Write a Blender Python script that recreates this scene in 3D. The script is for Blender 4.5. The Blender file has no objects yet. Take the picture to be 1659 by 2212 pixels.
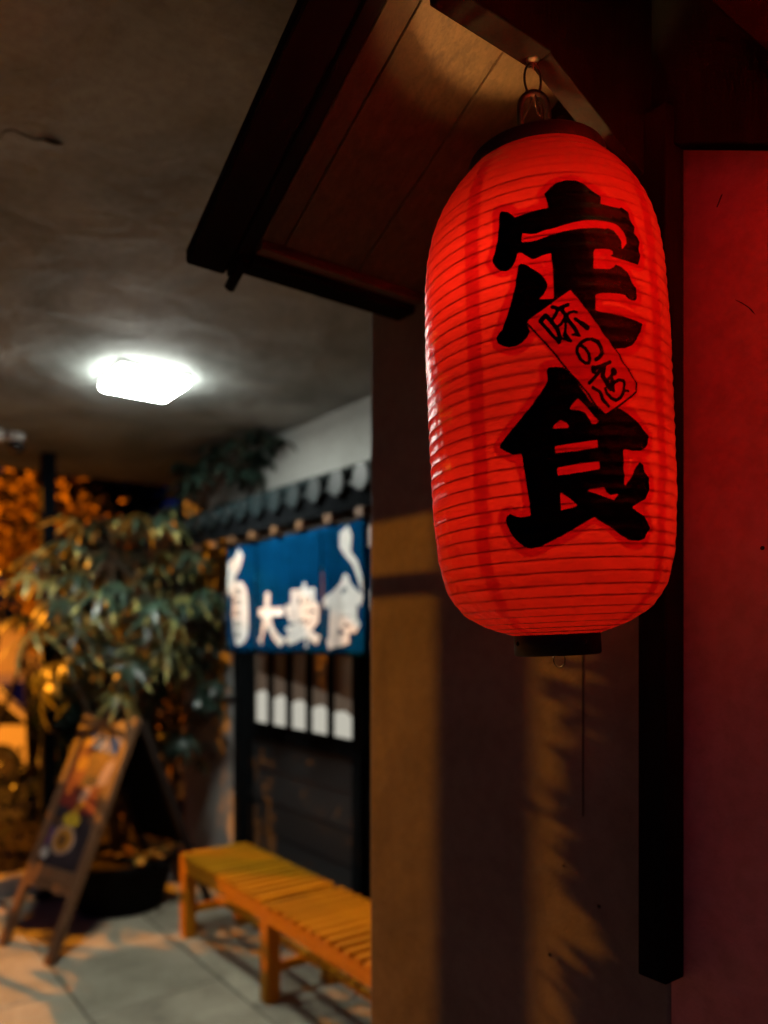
import bpy, math, random
import numpy as np
from mathutils import Vector, Matrix

random.seed(7)
np.random.seed(7)
R = math.radians
S = bpy.context.scene
COL = S.collection

# ------------------------------------------------------------------ camera
EYE = 1.6
YAW = R(36.7)
FV = Vector((math.sin(YAW), math.cos(YAW), 0))
RV = Vector((math.cos(YAW), -math.sin(YAW), 0))
ZV = Vector((0, 0, 1))
cd = bpy.data.cameras.new('camera')
cam = bpy.data.objects.new('camera', cd)
COL.objects.link(cam)
cam.location = (0, 0, EYE)
cam.rotation_euler = (R(90), 0, -YAW)
cd.sensor_fit = 'VERTICAL'
cd.sensor_height = 36
cd.lens = 36 * 1680 / 2212
cd.shift_y = 264 / 2212
cd.clip_start = 0.02
cd.clip_end = 500
cd.dof.use_dof = True
cd.dof.focus_distance = 0.99
cd.dof.aperture_fstop = 1.9
S.camera = cam

# ------------------------------------------------------------------ world: a clear night, sun well under the horizon
w = bpy.data.worlds.new('World')
S.world = w
w.use_nodes = True
nt = w.node_tree
bg = nt.nodes['Background']
sky = nt.nodes.new('ShaderNodeTexSky')
sky.sky_type = 'NISHITA'
sky.sun_disc = False
sky.sun_elevation = R(1)
sky.sun_rotation = R(200)
sky.ozone_density = 10
nt.links.new(sky.outputs[0], bg.inputs[0])
bg.inputs[1].default_value = 0.08

S.view_settings.view_transform = 'Standard'
S.view_settings.look = 'None'
S.view_settings.exposure = 0
S.view_settings.gamma = 1
S.view_settings.use_curve_mapping = False
S.render.engine = 'CYCLES'
S.cycles.use_denoising = True
S.cycles.max_bounces = 14
S.cycles.diffuse_bounces = 10
S.cycles.transmission_bounces = 6
S.cycles.sample_clamp_indirect = 4
S.cycles.caustics_reflective = False
S.cycles.caustics_refractive = False

# light levels of the lit lamps in the place
CEIL_LAMP = 140.0
LANTERN_BULB = 2150.0
TWIN_BULB = 110000.0
STREET_WATTS = 3200.0
SODIUM = (1.0, 0.31, 0.012)

# placement of the lamp, column and ceiling edge
CEIL_X0 = -.144
BULBS = [(-.030, -.034, .43), (.004, .0, .17)]  # the lower bulb is added to even out the lantern's glow
TWIN = (.84, .175, EYE + .28)
LAMP_POS = (-1.8, 9.0, 3.9)
COLX, COLY = -.30, 4.80

# ------------------------------------------------------------------ helpers
WLOC = {}

def tag(o, label=None, cat=None, group=None, kind=None):
    if label: o['label'] = label
    if cat: o['category'] = cat
    if group: o['group'] = group
    if kind: o['kind'] = kind
    return o

def thing(name, loc, label, cat, group=None):
    o = bpy.data.objects.new(name, None)
    COL.objects.link(o)
    o.empty_display_size = 0.1
    o.location = loc
    WLOC[o.name] = Vector(loc)
    return tag(o, label, cat, group)

def link(name, me, parent=None, wloc=(0, 0, 0)):
    o = bpy.data.objects.new(name, me)
    COL.objects.link(o)
    wl = Vector(wloc)
    WLOC[o.name] = wl
    if parent is not None:
        o.parent = parent
        o.location = wl - WLOC.get(parent.name, Vector())
    else:
        o.location = wl
    return o

class MB:
    def __init__(s):
        s.v = []; s.f = []; s.m = []; s.sm = []; s.k = 0
    def add(s, verts, faces, smooth=False):
        n = len(s.v)
        s.v += [tuple(p) for p in verts]
        for f in faces:
            s.f.append(tuple(i + n for i in f)); s.m.append(s.k); s.sm.append(smooth)
    def box(s, x0, x1, y0, y1, z0, z1):
        v = [(x, y, z) for z in (z0, z1) for y in (y0, y1) for x in (x0, x1)]
        s.add(v, [(0, 2, 3, 1), (4, 5, 7, 6), (0, 1, 5, 4), (2, 6, 7, 3), (0, 4, 6, 2), (1, 3, 7, 5)])
    def prism(s, poly, axis, a0, a1):
        def pt(p, a):
            return {'x': (a, p[0], p[1]), 'y': (p[0], a, p[1]), 'z': (p[0], p[1], a)}[axis]
        n = len(poly)
        v = [pt(p, a0) for p in poly] + [pt(p, a1) for p in poly]
        f = [tuple(range(n))[::-1], tuple(range(n, 2 * n))]
        for i in range(n):
            j = (i + 1) % n
            f.append((i, j, n + j, n + i))
        s.add(v, f)
    def bar(s, p, q, wd, ht, up=(0, 0, 1)):
        p = Vector(p); q = Vector(q); d = (q - p).normalized()
        side = d.cross(Vector(up)).normalized(); u = side.cross(d)
        v = []
        for c in (p, q):
            for a, b in ((-1, -1), (1, -1), (1, 1), (-1, 1)):
                v.append(c + side * a * wd / 2 + u * b * ht / 2)
        s.add(v, [(0, 1, 2, 3), (7, 6, 5, 4), (0, 4, 5, 1), (1, 5, 6, 2), (2, 6, 7, 3), (3, 7, 4, 0)])
    def tube(s, pts, r, n=8, closed=False, caps=True):
        pts = [Vector(p) for p in pts]; N = len(pts)
        rr = r if isinstance(r, (list, tuple)) else [r] * N
        v = []
        prev = None
        for i, p in enumerate(pts):
            if closed: t = pts[(i + 1) % N] - pts[i - 1]
            else: t = pts[min(i + 1, N - 1)] - pts[max(i - 1, 0)]
            t.normalize()
            if prev is None:
                a = Vector((0, 0, 1)) if abs(t.z) < .9 else Vector((1, 0, 0))
                prev = t.cross(a).normalized()
            else:
                prev = (prev - t * prev.dot(t)).normalized()
            b = t.cross(prev)
            for k in range(n):
                an = 2 * math.pi * k / n
                v.append(p + (prev * math.cos(an) + b * math.sin(an)) * rr[i])
        f = []
        for i in range(N if closed else N - 1):
            for k in range(n):
                a0 = i * n + k; a1 = i * n + (k + 1) % n
                b0 = ((i + 1) % N) * n + k; b1 = ((i + 1) % N) * n + (k + 1) % n
                f.append((a0, a1, b1, b0))
        s.add(v, f, True)
        if caps and not closed:
            m = len(s.v) - N * n
            s.f.append(tuple(m + k for k in range(n))[::-1]); s.m.append(s.k); s.sm.append(False)
            s.f.append(tuple(m + (N - 1) * n + k for k in range(n))); s.m.append(s.k); s.sm.append(False)
    def lathe(s, prof, n=32, c=(0, 0, 0), smooth=True):
        v = []
        for r, z in prof:
            for k in range(n):
                a = 2 * math.pi * k / n
                v.append((c[0] + r * math.cos(a), c[1] + r * math.sin(a), c[2] + z))
        f = []
        for i in range(len(prof) - 1):
            for k in range(n):
                f.append((i * n + k, i * n + (k + 1) % n, (i + 1) * n + (k + 1) % n, (i + 1) * n + k))
        s.add(v, f, smooth)
    def mesh(s, name, mats, off=(0, 0, 0)):
        me = bpy.data.meshes.new(name)
        me.from_pydata([(a - off[0], b - off[1], c - off[2]) for a, b, c in s.v], [], s.f)
        for m in (mats if isinstance(mats, (list, tuple)) else [mats]): me.materials.append(m)
        me.polygons.foreach_set('material_index', s.m)
        me.polygons.foreach_set('use_smooth', s.sm)
        me.update()
        return me
    def build(s, name, mats, parent=None, bevel=0, local=False):
        a = np.array(s.v)
        if local: off = Vector((0, 0, 0))
        else:
            mn = a.min(0); mx = a.max(0)
            off = Vector(((mn[0] + mx[0]) / 2, (mn[1] + mx[1]) / 2, mn[2]))
        me = s.mesh(name, mats, off)
        if local:
            o = bpy.data.objects.new(name, me); COL.objects.link(o)
            o.parent = parent; WLOC[o.name] = Vector()
        else:
            o = link(name, me, parent, off)
        if bevel:
            b = o.modifiers.new('bevel', 'BEVEL'); b.width = bevel; b.segments = 2; b.limit_method = 'ANGLE'
        return o

# ------------------------------------------------------------------ materials
def nodes(name):
    m = bpy.data.materials.new(name); m.use_nodes = True
    n = m.node_tree
    return m, n, n.nodes['Principled BSDF']

def L(n, a, b): n.links.new(a, b)

def noise(n, vec, scale, detail=4, rough=.55, dist=0):
    t = n.nodes.new('ShaderNodeTexNoise')
    t.inputs['Scale'].default_value = scale; t.inputs['Detail'].default_value = detail
    t.inputs['Roughness'].default_value = rough; t.inputs['Distortion'].default_value = dist
    if vec is not None: L(n, vec, t.inputs['Vector'])
    return t

def ramp(n, fac, stops):
    r = n.nodes.new('ShaderNodeValToRGB')
    e = r.color_ramp.elements
    while len(e) < len(stops): e.new(.5)
    for i, (p, c) in enumerate(stops):
        e[i].position = p
        e[i].color = (*c, 1) if len(c) == 3 else c
    L(n, fac, r.inputs[0])
    return r

def coords(n, scale=(1, 1, 1), kind='Object'):
    tc = n.nodes.new('ShaderNodeTexCoord')
    mp = n.nodes.new('ShaderNodeMapping'); mp.inputs['Scale'].default_value = scale
    L(n, tc.outputs[kind], mp.inputs[0])
    return mp.outputs[0]

def bump(n, b, h, strength=.3, dist=.01, normal=None):
    k = n.nodes.new('ShaderNodeBump'); k.inputs['Strength'].default_value = strength; k.inputs['Distance'].default_value = dist
    L(n, h, k.inputs['Height'])
    if normal is not None: L(n, normal, k.inputs['Normal'])
    if b is not None: L(n, k.outputs[0], b.inputs['Normal'])
    return k

def plain(name, c, rough=.6, metal=0, var=.25, scale=12, bmp=.15, bscale=60, spec=.4):
    m, n, b = nodes(name)
    v = coords(n)
    t = noise(n, v, scale, 5)
    r = ramp(n, t.outputs[0], [(.3, tuple(x * (1 - var) for x in c)), (.7, tuple(min(1, x * (1 + var)) for x in c))])
    L(n, r.outputs[0], b.inputs['Base Color'])
    b.inputs['Roughness'].default_value = rough; b.inputs['Metallic'].default_value = metal
    b.inputs['Specular IOR Level'].default_value = spec
    if bmp:
        t2 = noise(n, v, bscale, 4)
        bump(n, b, t2.outputs[0], bmp, .004)
    return m

def wood(name, c1, c2, scale=(30, 30, 2), rough=.5, bmp=.25, spec=.4):
    m, n, b = nodes(name)
    v = coords(n, scale)
    t = noise(n, v, 1.2, 7, .65, .6)
    t2 = noise(n, v, 6, 5, .7)
    r = ramp(n, t.outputs[0], [(.3, c1), (.7, c2)])
    mx = n.nodes.new('ShaderNodeMixRGB'); mx.blend_type = 'MULTIPLY'; mx.inputs[0].default_value = .45
    r2 = ramp(n, t2.outputs[0], [(.35, (.45, .42, .4)), (.6, (1, 1, 1))])
    L(n, r.outputs[0], mx.inputs[1]); L(n, r2.outputs[0], mx.inputs[2])
    L(n, mx.outputs[0], b.inputs['Base Color'])
    rr = ramp(n, t2.outputs[0], [(.3, (rough + .15,) * 3), (.7, (rough - .1,) * 3)])
    L(n, rr.outputs[0], b.inputs['Roughness'])
    b.inputs['Specular IOR Level'].default_value = spec
    bump(n, b, t2.outputs[0], bmp, .003)
    return m

def vary(m, lo=.72, hi=1.2):
    """each piece of the same stuff gets its own slight tone"""
    n = m.node_tree; p = n.nodes['Principled BSDF']; src = p.inputs['Base Color'].links[0].from_socket
    oi = n.nodes.new('ShaderNodeObjectInfo'); mr = n.nodes.new('ShaderNodeMapRange'); mr.inputs[3].default_value = lo; mr.inputs[4].default_value = hi
    hs = n.nodes.new('ShaderNodeHueSaturation')
    L(n, oi.outputs['Random'], mr.inputs[0]); L(n, mr.outputs[0], hs.inputs['Value']); L(n, src, hs.inputs['Color']); L(n, hs.outputs[0], p.inputs['Base Color'])

def plaster(name, c1, c2, c3, big=1.3, bmp=.5, wave=1.0):
    m, n, b = nodes(name)
    v = coords(n, kind='Object')
    t = noise(n, v, big, 7, .6, .8)
    r = ramp(n, t.outputs[0], [(.3, c1), (.5, c2), (.72, c3)])
    t2 = noise(n, v, 38, 5, .6)
    mx = n.nodes.new('ShaderNodeMixRGB'); mx.blend_type = 'MULTIPLY'; mx.inputs[0].default_value = .35
    r2 = ramp(n, t2.outputs[0], [(.35, (.6, .58, .55)), (.6, (1, 1, 1))])
    L(n, r.outputs[0], mx.inputs[1]); L(n, r2.outputs[0], mx.inputs[2])
    L(n, mx.outputs[0], b.inputs['Base Color'])
    b.inputs['Roughness'].default_value = .82; b.inputs['Specular IOR Level'].default_value = .25
    # trowel waves, then short ridges, then grain
    tw = noise(n, v, 3.0, 5, .55, .5)
    k1 = bump(n, None, tw.outputs[0], .8 * wave, .03)
    vo = n.nodes.new('ShaderNodeTexNoise'); vo.noise_type = 'RIDGED_MULTIFRACTAL'
    vo.inputs['Scale'].default_value = 2.6; vo.inputs['Detail'].default_value = 4
    L(n, coords(n, (1, 1.7, 1)), vo.inputs['Vector'])
    rg = ramp(n, vo.outputs[0], [(.55, (0, 0, 0)), (.95, (1, 1, 1))])
    k2 = bump(n, None, rg.outputs[0], .6 * wave, .010, k1.outputs[0])
    tg = noise(n, v, 160, 4, .6)
    bump(n, b, tg.outputs[0], bmp, .0025, k2.outputs[0])
    return m

def leafmat(name, top, trans, rough=.35, tw=.35):
    m, n, b = nodes(name)
    oi = n.nodes.new('ShaderNodeObjectInfo')
    v = coords(n)
    t = noise(n, v, 9, 3)
    r = ramp(n, t.outputs[0], [(.3, tuple(x * .6 for x in top)), (.7, tuple(x * 1.35 for x in top))])
    hs = n.nodes.new('ShaderNodeHueSaturation')
    mr = n.nodes.new('ShaderNodeMapRange'); mr.inputs[3].default_value = .6; mr.inputs[4].default_value = 1.35
    L(n, oi.outputs['Random'], mr.inputs[0]); L(n, mr.outputs[0], hs.inputs['Value'])
    L(n, r.outputs[0], hs.inputs['Color'])
    L(n, hs.outputs[0], b.inputs['Base Color'])
    b.inputs['Roughness'].default_value = rough
    tr = n.nodes.new('ShaderNodeBsdfTranslucent'); tr.inputs[0].default_value = (*trans, 1)
    mx = n.nodes.new('ShaderNodeMixShader'); mx.inputs[0].default_value = tw
    L(n, b.outputs[0], mx.inputs[1]); L(n, tr.outputs[0], mx.inputs[2])
    L(n, mx.outputs[0], n.nodes['Material Output'].inputs[0])
    return m

def emis(name, c, st):
    m = bpy.data.materials.new(name); m.use_nodes = True
    n = m.node_tree; n.nodes.clear()
    e = n.nodes.new('ShaderNodeEmission'); e.inputs[0].default_value = (*c, 1); e.inputs[1].default_value = st
    o = n.nodes.new('ShaderNodeOutputMaterial'); L(n, e.outputs[0], o.inputs[0])
    return m

M = {}
M['ceiling'] = plaster('ceiling_plaster', (.135, .15, .145), (.25, .275, .27), (.40, .435, .43), 1.5, .45, 1.0)
M['white_wall'] = plaster('white_plaster', (.25, .255, .24), (.30, .305, .29), (.34, .345, .33), 1.5, .3, .4)
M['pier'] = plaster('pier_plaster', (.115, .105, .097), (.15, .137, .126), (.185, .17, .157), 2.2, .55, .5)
M['pier_red_glow'] = plaster('pier_plaster_red_glow', (.44, .21, .205), (.52, .25, .24), (.58, .29, .275), 2.2, .55, .5)  # same wall as the pier, with the red lantern glow put into its colour
M['dark_wood'] = wood('dark_stained_wood', (.018, .013, .011), (.034, .024, .019), (40, 40, 3), .7, .25, .08)
M['black_wood'] = wood('black_painted_wood', (.004, .005, .006), (.008, .009, .010), (40, 40, 3), .8, .2, .0)
M['board'] = wood('dark_door_board', (.012, .013, .014), (.024, .025, .026), (3, 40, 40), .6, .3, .3)
M['glow_fade'] = emis('pane_glow_fade', (.9, .62, .42), .10)  # dimmer glow put in as the soft upper fade of the panes
M['soffit'] = wood('soffit_plank_wood', (.036, .021, .014), (.092, .056, .030), (70, 3, 70), .5, .4)
M['beam'] = wood('beam_wood', (.05, .03, .022), (.085, .052, .036), (4, 60, 60), .55, .3)
M['teak'] = wood('orange_teak', (.46, .18, .003), (.62, .275, .005), (3, 40, 40), .5, .2, .2)
M['teak_long'] = wood('orange_teak_rail', (.46, .18, .003), (.60, .265, .005), (40, 3, 40), .5, .2, .2)
M['teak_leg'] = wood('orange_teak_leg', (.46, .17, .004), (.60, .24, .006), (40, 40, 3), .5, .2, .2)
M['easel'] = wood('brown_easel_wood', (.10, .048, .02), (.19, .098, .045), (40, 40, 3), .5, .3)
M['black_metal'] = plain('black_lacquer', (.003, .0035, .004), .5, .0, .2, 20, .05, 80, .2)
M['steel'] = plain('dull_steel', (.10, .085, .07), .5, .7, .3, 60, .1, 200)
M['wire'] = plain('dark_wire', (.02, .017, .015), .5, .6, .3, 60, .1, 200)
M['roof_metal'] = plain('dark_roof_metal', (.0035, .006, .010), .8, 0, .3, 8, .2, 40, .05)
M['tile'] = plain('glazed_roof_tile', (.004, .011, .013), .5, .0, .4, 14, .2, 50, .35)
M['indigo'] = plain('indigo_cotton', (.0008, .030, .088), .95, 0, .25, 9, .4, 400, 0)
M['white_print'] = plain('white_dye_print', (.62, .62, .60), .9, 0, .08, 20, .2, 400, .1)
M['print_grey'] = plain('grey_dye_print', (.25, .26, .255), .9, 0, .08, 20, .2, 400, .1)
M['soil'] = plain('dark_soil', (.03, .022, .015), .95, 0, .5, 30, .8, 60, .1)
M['pot'] = plain('black_planter_plastic', (.005, .005, .005), .85, 0, .3, 10, .15, 60, .05)
M['concrete'] = plain('kerb_concrete', (.36, .33, .29), .85, 0, .25, 7, .5, 90, .2)
M['asphalt'] = plain('street_asphalt', (.05, .048, .045), .85, 0, .3, 5, .6, 140, .3)
M['street_wall'] = plain('pale_street_wall', (.72, .60, .42), .85, 0, .15, 1.5, .4, 40, .2)
M['bark'] = plain('bark', (.06, .045, .03), .9, 0, .4, 18, .8, 40, .2)
M['leaf'] = leafmat('fresh_leaf', (.020, .046, .030), (.28, .32, .08), .45, .2)
M['leaf_dark'] = leafmat('dark_leaf', (.015, .030, .022), (.03, .06, .02), .35, .15)
M['leaf_lit'] = leafmat('painted_lit_leaf', (.17, .18, .065), (.45, .42, .06), .40, .3)  # paler copy of the leaf, lamp glints put into the colour
M['leaf_lit_tip'] = leafmat('painted_lit_leaf_tip', (.52, .50, .17), (.5, .45, .08), .4, .35)  # light caught on drooping tips, painted as pale yellow
M['leaf_far'] = leafmat('hedge_leaf', (.05, .045, .015), (.60, .34, .03), .45, .5)
M['leaf_lamplight'] = leafmat('painted_lamplight_leaf', (.50, .30, .05), (.4, .25, .04), .45, .25)  # orange lamplight painted into the leaf colour
M['white_plastic'] = plain('white_plastic', (.7, .7, .68), .4, 0, .05, 10, 0)
M['black_plastic'] = plain('black_dome_plastic', (.01, .01, .012), .12, 0, .1, 10, 0, 60, .6)
M['lamp_glow'] = emis('lit_lamp_diffuser', (.97, 1.0, .91), CEIL_LAMP)
M['lamp_side'] = emis('lit_lamp_side', (.97, 1.0, .91), CEIL_LAMP * .42)
M['bulb'] = emis('lit_filament_bulb', (1.0, .52, .14), LANTERN_BULB)
M['bulb_strong'] = emis('lit_strong_bulb', (1.0, .52, .14), TWIN_BULB)
M['car'] = plain('pale_car_paint', (.62, .55, .45), .3, 0, .03, 4, 0, 60, .6)
M['glass'] = plain('dark_car_glass', (.01, .01, .01), .08, 0, .1, 4, 0, 60, .6)
M['rubber'] = plain('tyre_rubber', (.012, .012, .012), .8, 0, .2, 20, .3)
M['chrome'] = plain('headlamp_glass', (.6, .6, .6), .15, .5, .05, 10, 0)
M['flake'] = plain('peeled_paint', (.22, .20, .17), .8, 0, .3, 30, .4)
M['crackdark'] = plain('open_crack', (.01, .009, .008), .95, 0, .2, 30, 0)
M['pane'] = plain('dim_brown_pane', (.20, .15, .115), .25, 0, .2, 5, .05, 30, .5)
M['frost'] = emis('pane_glow_bright', (.92, .88, .74), .55)

for k in ('teak', 'soffit', 'board'): vary(M[k])
def paving():
    m, n, b = nodes('paving_stone')
    v = coords(n)
    oi = n.nodes.new('ShaderNodeObjectInfo')
    va = n.nodes.new('ShaderNodeVectorMath'); va.operation = 'ADD'
    L(n, v, va.inputs[0])
    sc = n.nodes.new('ShaderNodeVectorMath'); sc.operation = 'SCALE'; sc.inputs['Scale'].default_value = 40
    L(n, oi.outputs['Random'], sc.inputs[0]); L(n, sc.outputs[0], va.inputs[1])
    t = noise(n, va.outputs[0], 3.5, 7, .65, .5)
    r = ramp(n, t.outputs[0], [(.25, (.15, .138, .098)), (.48, (.30, .28, .20)), (.78, (.45, .42, .31))])
    hs = n.nodes.new('ShaderNodeHueSaturation')
    mr = n.nodes.new('ShaderNodeMapRange'); mr.inputs[3].default_value = .82; mr.inputs[4].default_value = 1.15
    L(n, oi.outputs['Random'], mr.inputs[0]); L(n, mr.outputs[0], hs.inputs['Value']); L(n, r.outputs[0], hs.inputs['Color'])
    L(n, hs.outputs[0], b.inputs['Base Color'])
    b.inputs['Roughness'].default_value = .7
    t2 = noise(n, va.outputs[0], 55, 5, .6)
    bump(n, b, t2.outputs[0], .45, .004)
    return m
M['paving'] = paving()

def paper():
    """Red translucent lantern paper: print, paper overlap and halo come from distances stored on the surface."""
    m = bpy.data.materials.new('red_lantern_paper'); m.use_nodes = True
    n = m.node_tree; n.nodes.clear()
    out = n.nodes.new('ShaderNodeOutputMaterial')
    def attr(a):
        k = n.nodes.new('ShaderNodeAttribute'); k.attribute_name = a; return k.outputs['Fac']
    def mr(src, a, b, c, d):
        k = n.nodes.new('ShaderNodeMapRange'); k.clamp = True
        for i, val in enumerate((a, b, c, d)): k.inputs[i + 1].default_value = val
        L(n, src, k.inputs[0]); return k.outputs[0]
    def mth(op, a, b):
        k = n.nodes.new('ShaderNodeMath'); k.operation = op
        for i, x in enumerate((a, b)):
            if isinstance(x, (int, float)): k.inputs[i].default_value = x
            else: L(n, x, k.inputs[i])
        return k.outputs[0]
    ink = mr(attr('ink'), -.25, .25, 1, 0)
    v = coords(n)
    tn = noise(n, coords(n, (26, 26, 60)), 1, 5, .6, .4)
    nf = noise(n, coords(n, (90, 90, 40)), 1, 3)
    halo = mr(attr('halo'), -.3, .3, 1, 0)
    ov = attr('overlap')
    # transmitted colour: overlaps and halo are a second layer of dyed paper
    layers = mth('ADD', mth('MULTIPLY', halo, .55), mth('MULTIPLY', ov, .5))
    cr = ramp(n, layers, [(0, (.096, .0031, .0025)), (.55, (.064, .0005, .0011)), (1, (.042, .0003, .0009))])
    vr = ramp(n, tn.outputs[0], [(.25, (.62, .50, .55)), (.68, (1, 1, 1))])
    mu = n.nodes.new('ShaderNodeMixRGB'); mu.blend_type = 'MULTIPLY'; mu.inputs[0].default_value = .55
    L(n, cr.outputs[0], mu.inputs[1]); L(n, vr.outputs[0], mu.inputs[2])
    bp = bump(n, None, tn.outputs[0], .35, .006)
    bp2 = bump(n, None, nf.outputs[0], .18, .003, bp.outputs[0])
    tr = n.nodes.new('ShaderNodeBsdfTranslucent'); L(n, mu.outputs[0], tr.inputs[0])
    L(n, bp.outputs[0], tr.inputs['Normal'])
    df = n.nodes.new('ShaderNodeBsdfDiffuse'); geo = n.nodes.new('ShaderNodeNewGeometry')
    lin = n.nodes.new('ShaderNodeMixRGB'); lin.inputs[1].default_value = (.40, .008, .010, 1); lin.inputs[2].default_value = (.965, .05, .04, 1)
    L(n, geo.outputs['Backfacing'], lin.inputs[0]); L(n, lin.outputs[0], df.inputs[0])
    L(n, bp2.outputs[0], df.inputs['Normal'])
    m1 = n.nodes.new('ShaderNodeMixShader'); m1.inputs[0].default_value = .10
    L(n, df.outputs[0], m1.inputs[1]); L(n, tr.outputs[0], m1.inputs[2])
    bl = n.nodes.new('ShaderNodeBsdfDiffuse'); bl.inputs[0].default_value = (.0015, .0017, .002, 1)
    m2 = n.nodes.new('ShaderNodeMixShader'); L(n, ink, m2.inputs[0])
    L(n, m1.outputs[0], m2.inputs[1]); L(n, bl.outputs[0], m2.inputs[2])
    gl = n.nodes.new('ShaderNodeBsdfGlossy'); gl.inputs[0].default_value = (1, 1, 1, 1); gl.inputs['Roughness'].default_value = .27
    L(n, bp2.outputs[0], gl.inputs['Normal'])
    fr = n.nodes.new('ShaderNodeFresnel'); fr.inputs[0].default_value = 1.4; L(n, bp2.outputs[0], fr.inputs['Normal'])
    front = mth('SUBTRACT', 1.0, geo.outputs['Backfacing'])
    fac = mth('MULTIPLY', mth('MULTIPLY', fr.outputs[0], mth('SUBTRACT', .30, mth('MULTIPLY', ink, .20))), front)
    m3 = n.nodes.new('ShaderNodeMixShader'); L(n, fac, m3.inputs[0])
    L(n, m2.outputs[0], m3.inputs[1]); L(n, gl.outputs[0], m3.inputs[2])
    L(n, m3.outputs[0], out.inputs[0])
    return m
M['paper'] = paper()

# ------------------------------------------------------------------ setting: ground
mb = MB(); mb.box(-120, 120, -120, 160, -.75, -.55)
tag(mb.build('street', M['asphalt']), kind='structure')
mb = MB(); mb.box(-3.2, 6, -6, 5.2, -.55, -.035)
floor = tag(mb.build('pavement', M['concrete']), kind='structure')
slab = MB(); slab.box(-.2965, .2965, -.2965, .2965, -.035, 0)
slab_me = slab.mesh('paving_slab', M['paving'])
for i in range(6):
    for j in range(9):
        x = -1.15 + .6 * i; y = .05 + .6 * j - (.3 if i % 2 else 0)
        if y > 5.0 or x > 1.95: continue
        o = link('paving_slab', slab_me, floor, (x, y, random.uniform(-.002, .0015)))
        o.rotation_euler = (random.uniform(-.002, .002), random.uniform(-.002, .002), math.pi / 2 * random.randrange(4))
        b = o.modifiers.new('bevel', 'BEVEL'); b.width = .004; b.segments = 1

# ------------------------------------------------------------------ the ceiling of the passage
mb = MB(); mb.box(CEIL_X0, 2.35, -3, 5.62, 2.70, 2.92)
ceil = tag(mb.build('ceiling', M['ceiling']), kind='structure')
# a long open split in the skim coat with the paint curling down beside it
def strip(pts, wds, z0, dz):
    m = MB(); v = []; n = len(pts)
    for i, (p, wd) in enumerate(zip(pts, wds)):
        a = Vector(pts[max(i - 1, 0)]); b = Vector(pts[min(i + 1, n - 1)])
        t = (b - a).normalized(); s = Vector((-t.y, t.x))
        q = Vector(p)
        v.append((*(q + s * wd), z0)); v.append((*(q - s * wd), z0 - dz * wd * 60))
    f = [(2 * i, 2 * i + 1, 2 * i + 3, 2 * i + 2) for i in range(n - 1)]
    m.add(v, f); return m
def onceil(px, py, z=1.1):
    d = 1680 * z / (1370 - py)
    p = FV * d + RV * (px - 830) / 1680 * d
    return (p.x, p.y)
pts = [onceil(*p) for p in ((-2, 300), (8, 284), (18, 279), (34, 281), (54, 291), (74, 299), (94, 300), (118, 304), (140, 310))]
o = strip(pts, (.001, .001, .0015, .002, .003, .0035, .005, .006, .001), 2.6985, 0).build('ceiling_crack', M['crackdark'], ceil)
pts2 = [onceil(*p) for p in ((84, 294), (96, 293), (118, 299), (138, 307))]
o = strip(pts2, (.001, .004, .005, .001), 2.697, .05).build('paint_flake', M['flake'], ceil)
for seq in (((0, 165), (20, 155), (55, 150), (95, 146)), ((100, 195), (128, 170), (160, 165)), ((318, 12), (345, 8), (360, 10)), ((228, 122), (246, 112), (258, 110)), ((340, 120), (352, 120), (362, 121))):
    pts = [onceil(*p) for p in seq]
    strip(pts, [.0008] + [.0016] * (len(pts) - 2) + [.0008], 2.6975, .02).build('paint_ridge', M['flake'], ceil)

# ------------------------------------------------------------------ the plaster pier that carries the canopy
WX = 1.03
pier = thing('plaster_pier', (WX + .2, .2, 0), 'brown plaster wall end behind the red lantern, striped by street lamp shadows', 'wall')
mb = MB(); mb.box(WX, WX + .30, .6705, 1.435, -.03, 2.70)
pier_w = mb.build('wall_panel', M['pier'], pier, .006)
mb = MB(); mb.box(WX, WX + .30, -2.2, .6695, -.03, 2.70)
mb.build('wall_panel', M['pier_red_glow'], pier)  # red lantern glow is painted into this stretch of the wall
mb = MB()
yj = .832
mb.box(WX - .0012, WX + .002, yj - .0011, yj + .0011, 1.30, 1.76)
mb.build('panel_joint', M['crackdark'], pier)
def onwall(px, py):
    t = (px - 830) / 1680
    y = WX * (.8018 - t * .5976) / (.5976 + t * .8018)
    d = WX * .5976 + y * .8018
    return y, EYE + (1370 - py) * d / 1680
for px, py, r in ((1648, 1184, .0028), (1295, 1958, .003), (1188, 2062, .003), (1218, 1870, .002)):
    y, z = onwall(px, py)
    mb = MB(); mb.lathe([(.0001, .0), (r, .0), (r, .0015), (.0001, .0018)], 10)
    o = mb.build('nail_hole', M['crackdark'], pier)
    o.rotation_euler = (0, R(-90), 0)
    o.location = Vector((WX, y, z)) - WLOC[pier.name]
pts = [onwall(*p) for p in ((1590, 648), (1604, 655), (1618, 664), (1626, 672), (1633, 680))]
mb = MB(); v = []
for i, (y, z) in enumerate(pts):
    wd = (.0004, .0009, .0008, .0016, .0004)[i]
    v += [(WX - .0012, y, z + wd), (WX - .0006, y, z - wd)]
mb.add(v, [(2 * i, 2 * i + 1, 2 * i + 3, 2 * i + 2) for i in range(4)])
mb.build('plaster_chip', M['crackdark'], pier)
pts = [onwall(*p) for p in ((1561, 420), (1556, 433), (1550, 448))]
mb = MB(); v = []
for i, (y, z) in enumerate(pts): v += [(WX - .0012, y + .0009, z), (WX - .0006, y - .0009, z)]
mb.add(v, [(2 * i, 2 * i + 1, 2 * i + 3, 2 * i + 2) for i in range(2)])
mb.build('plaster_chip', M['crackdark'], pier)

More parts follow.
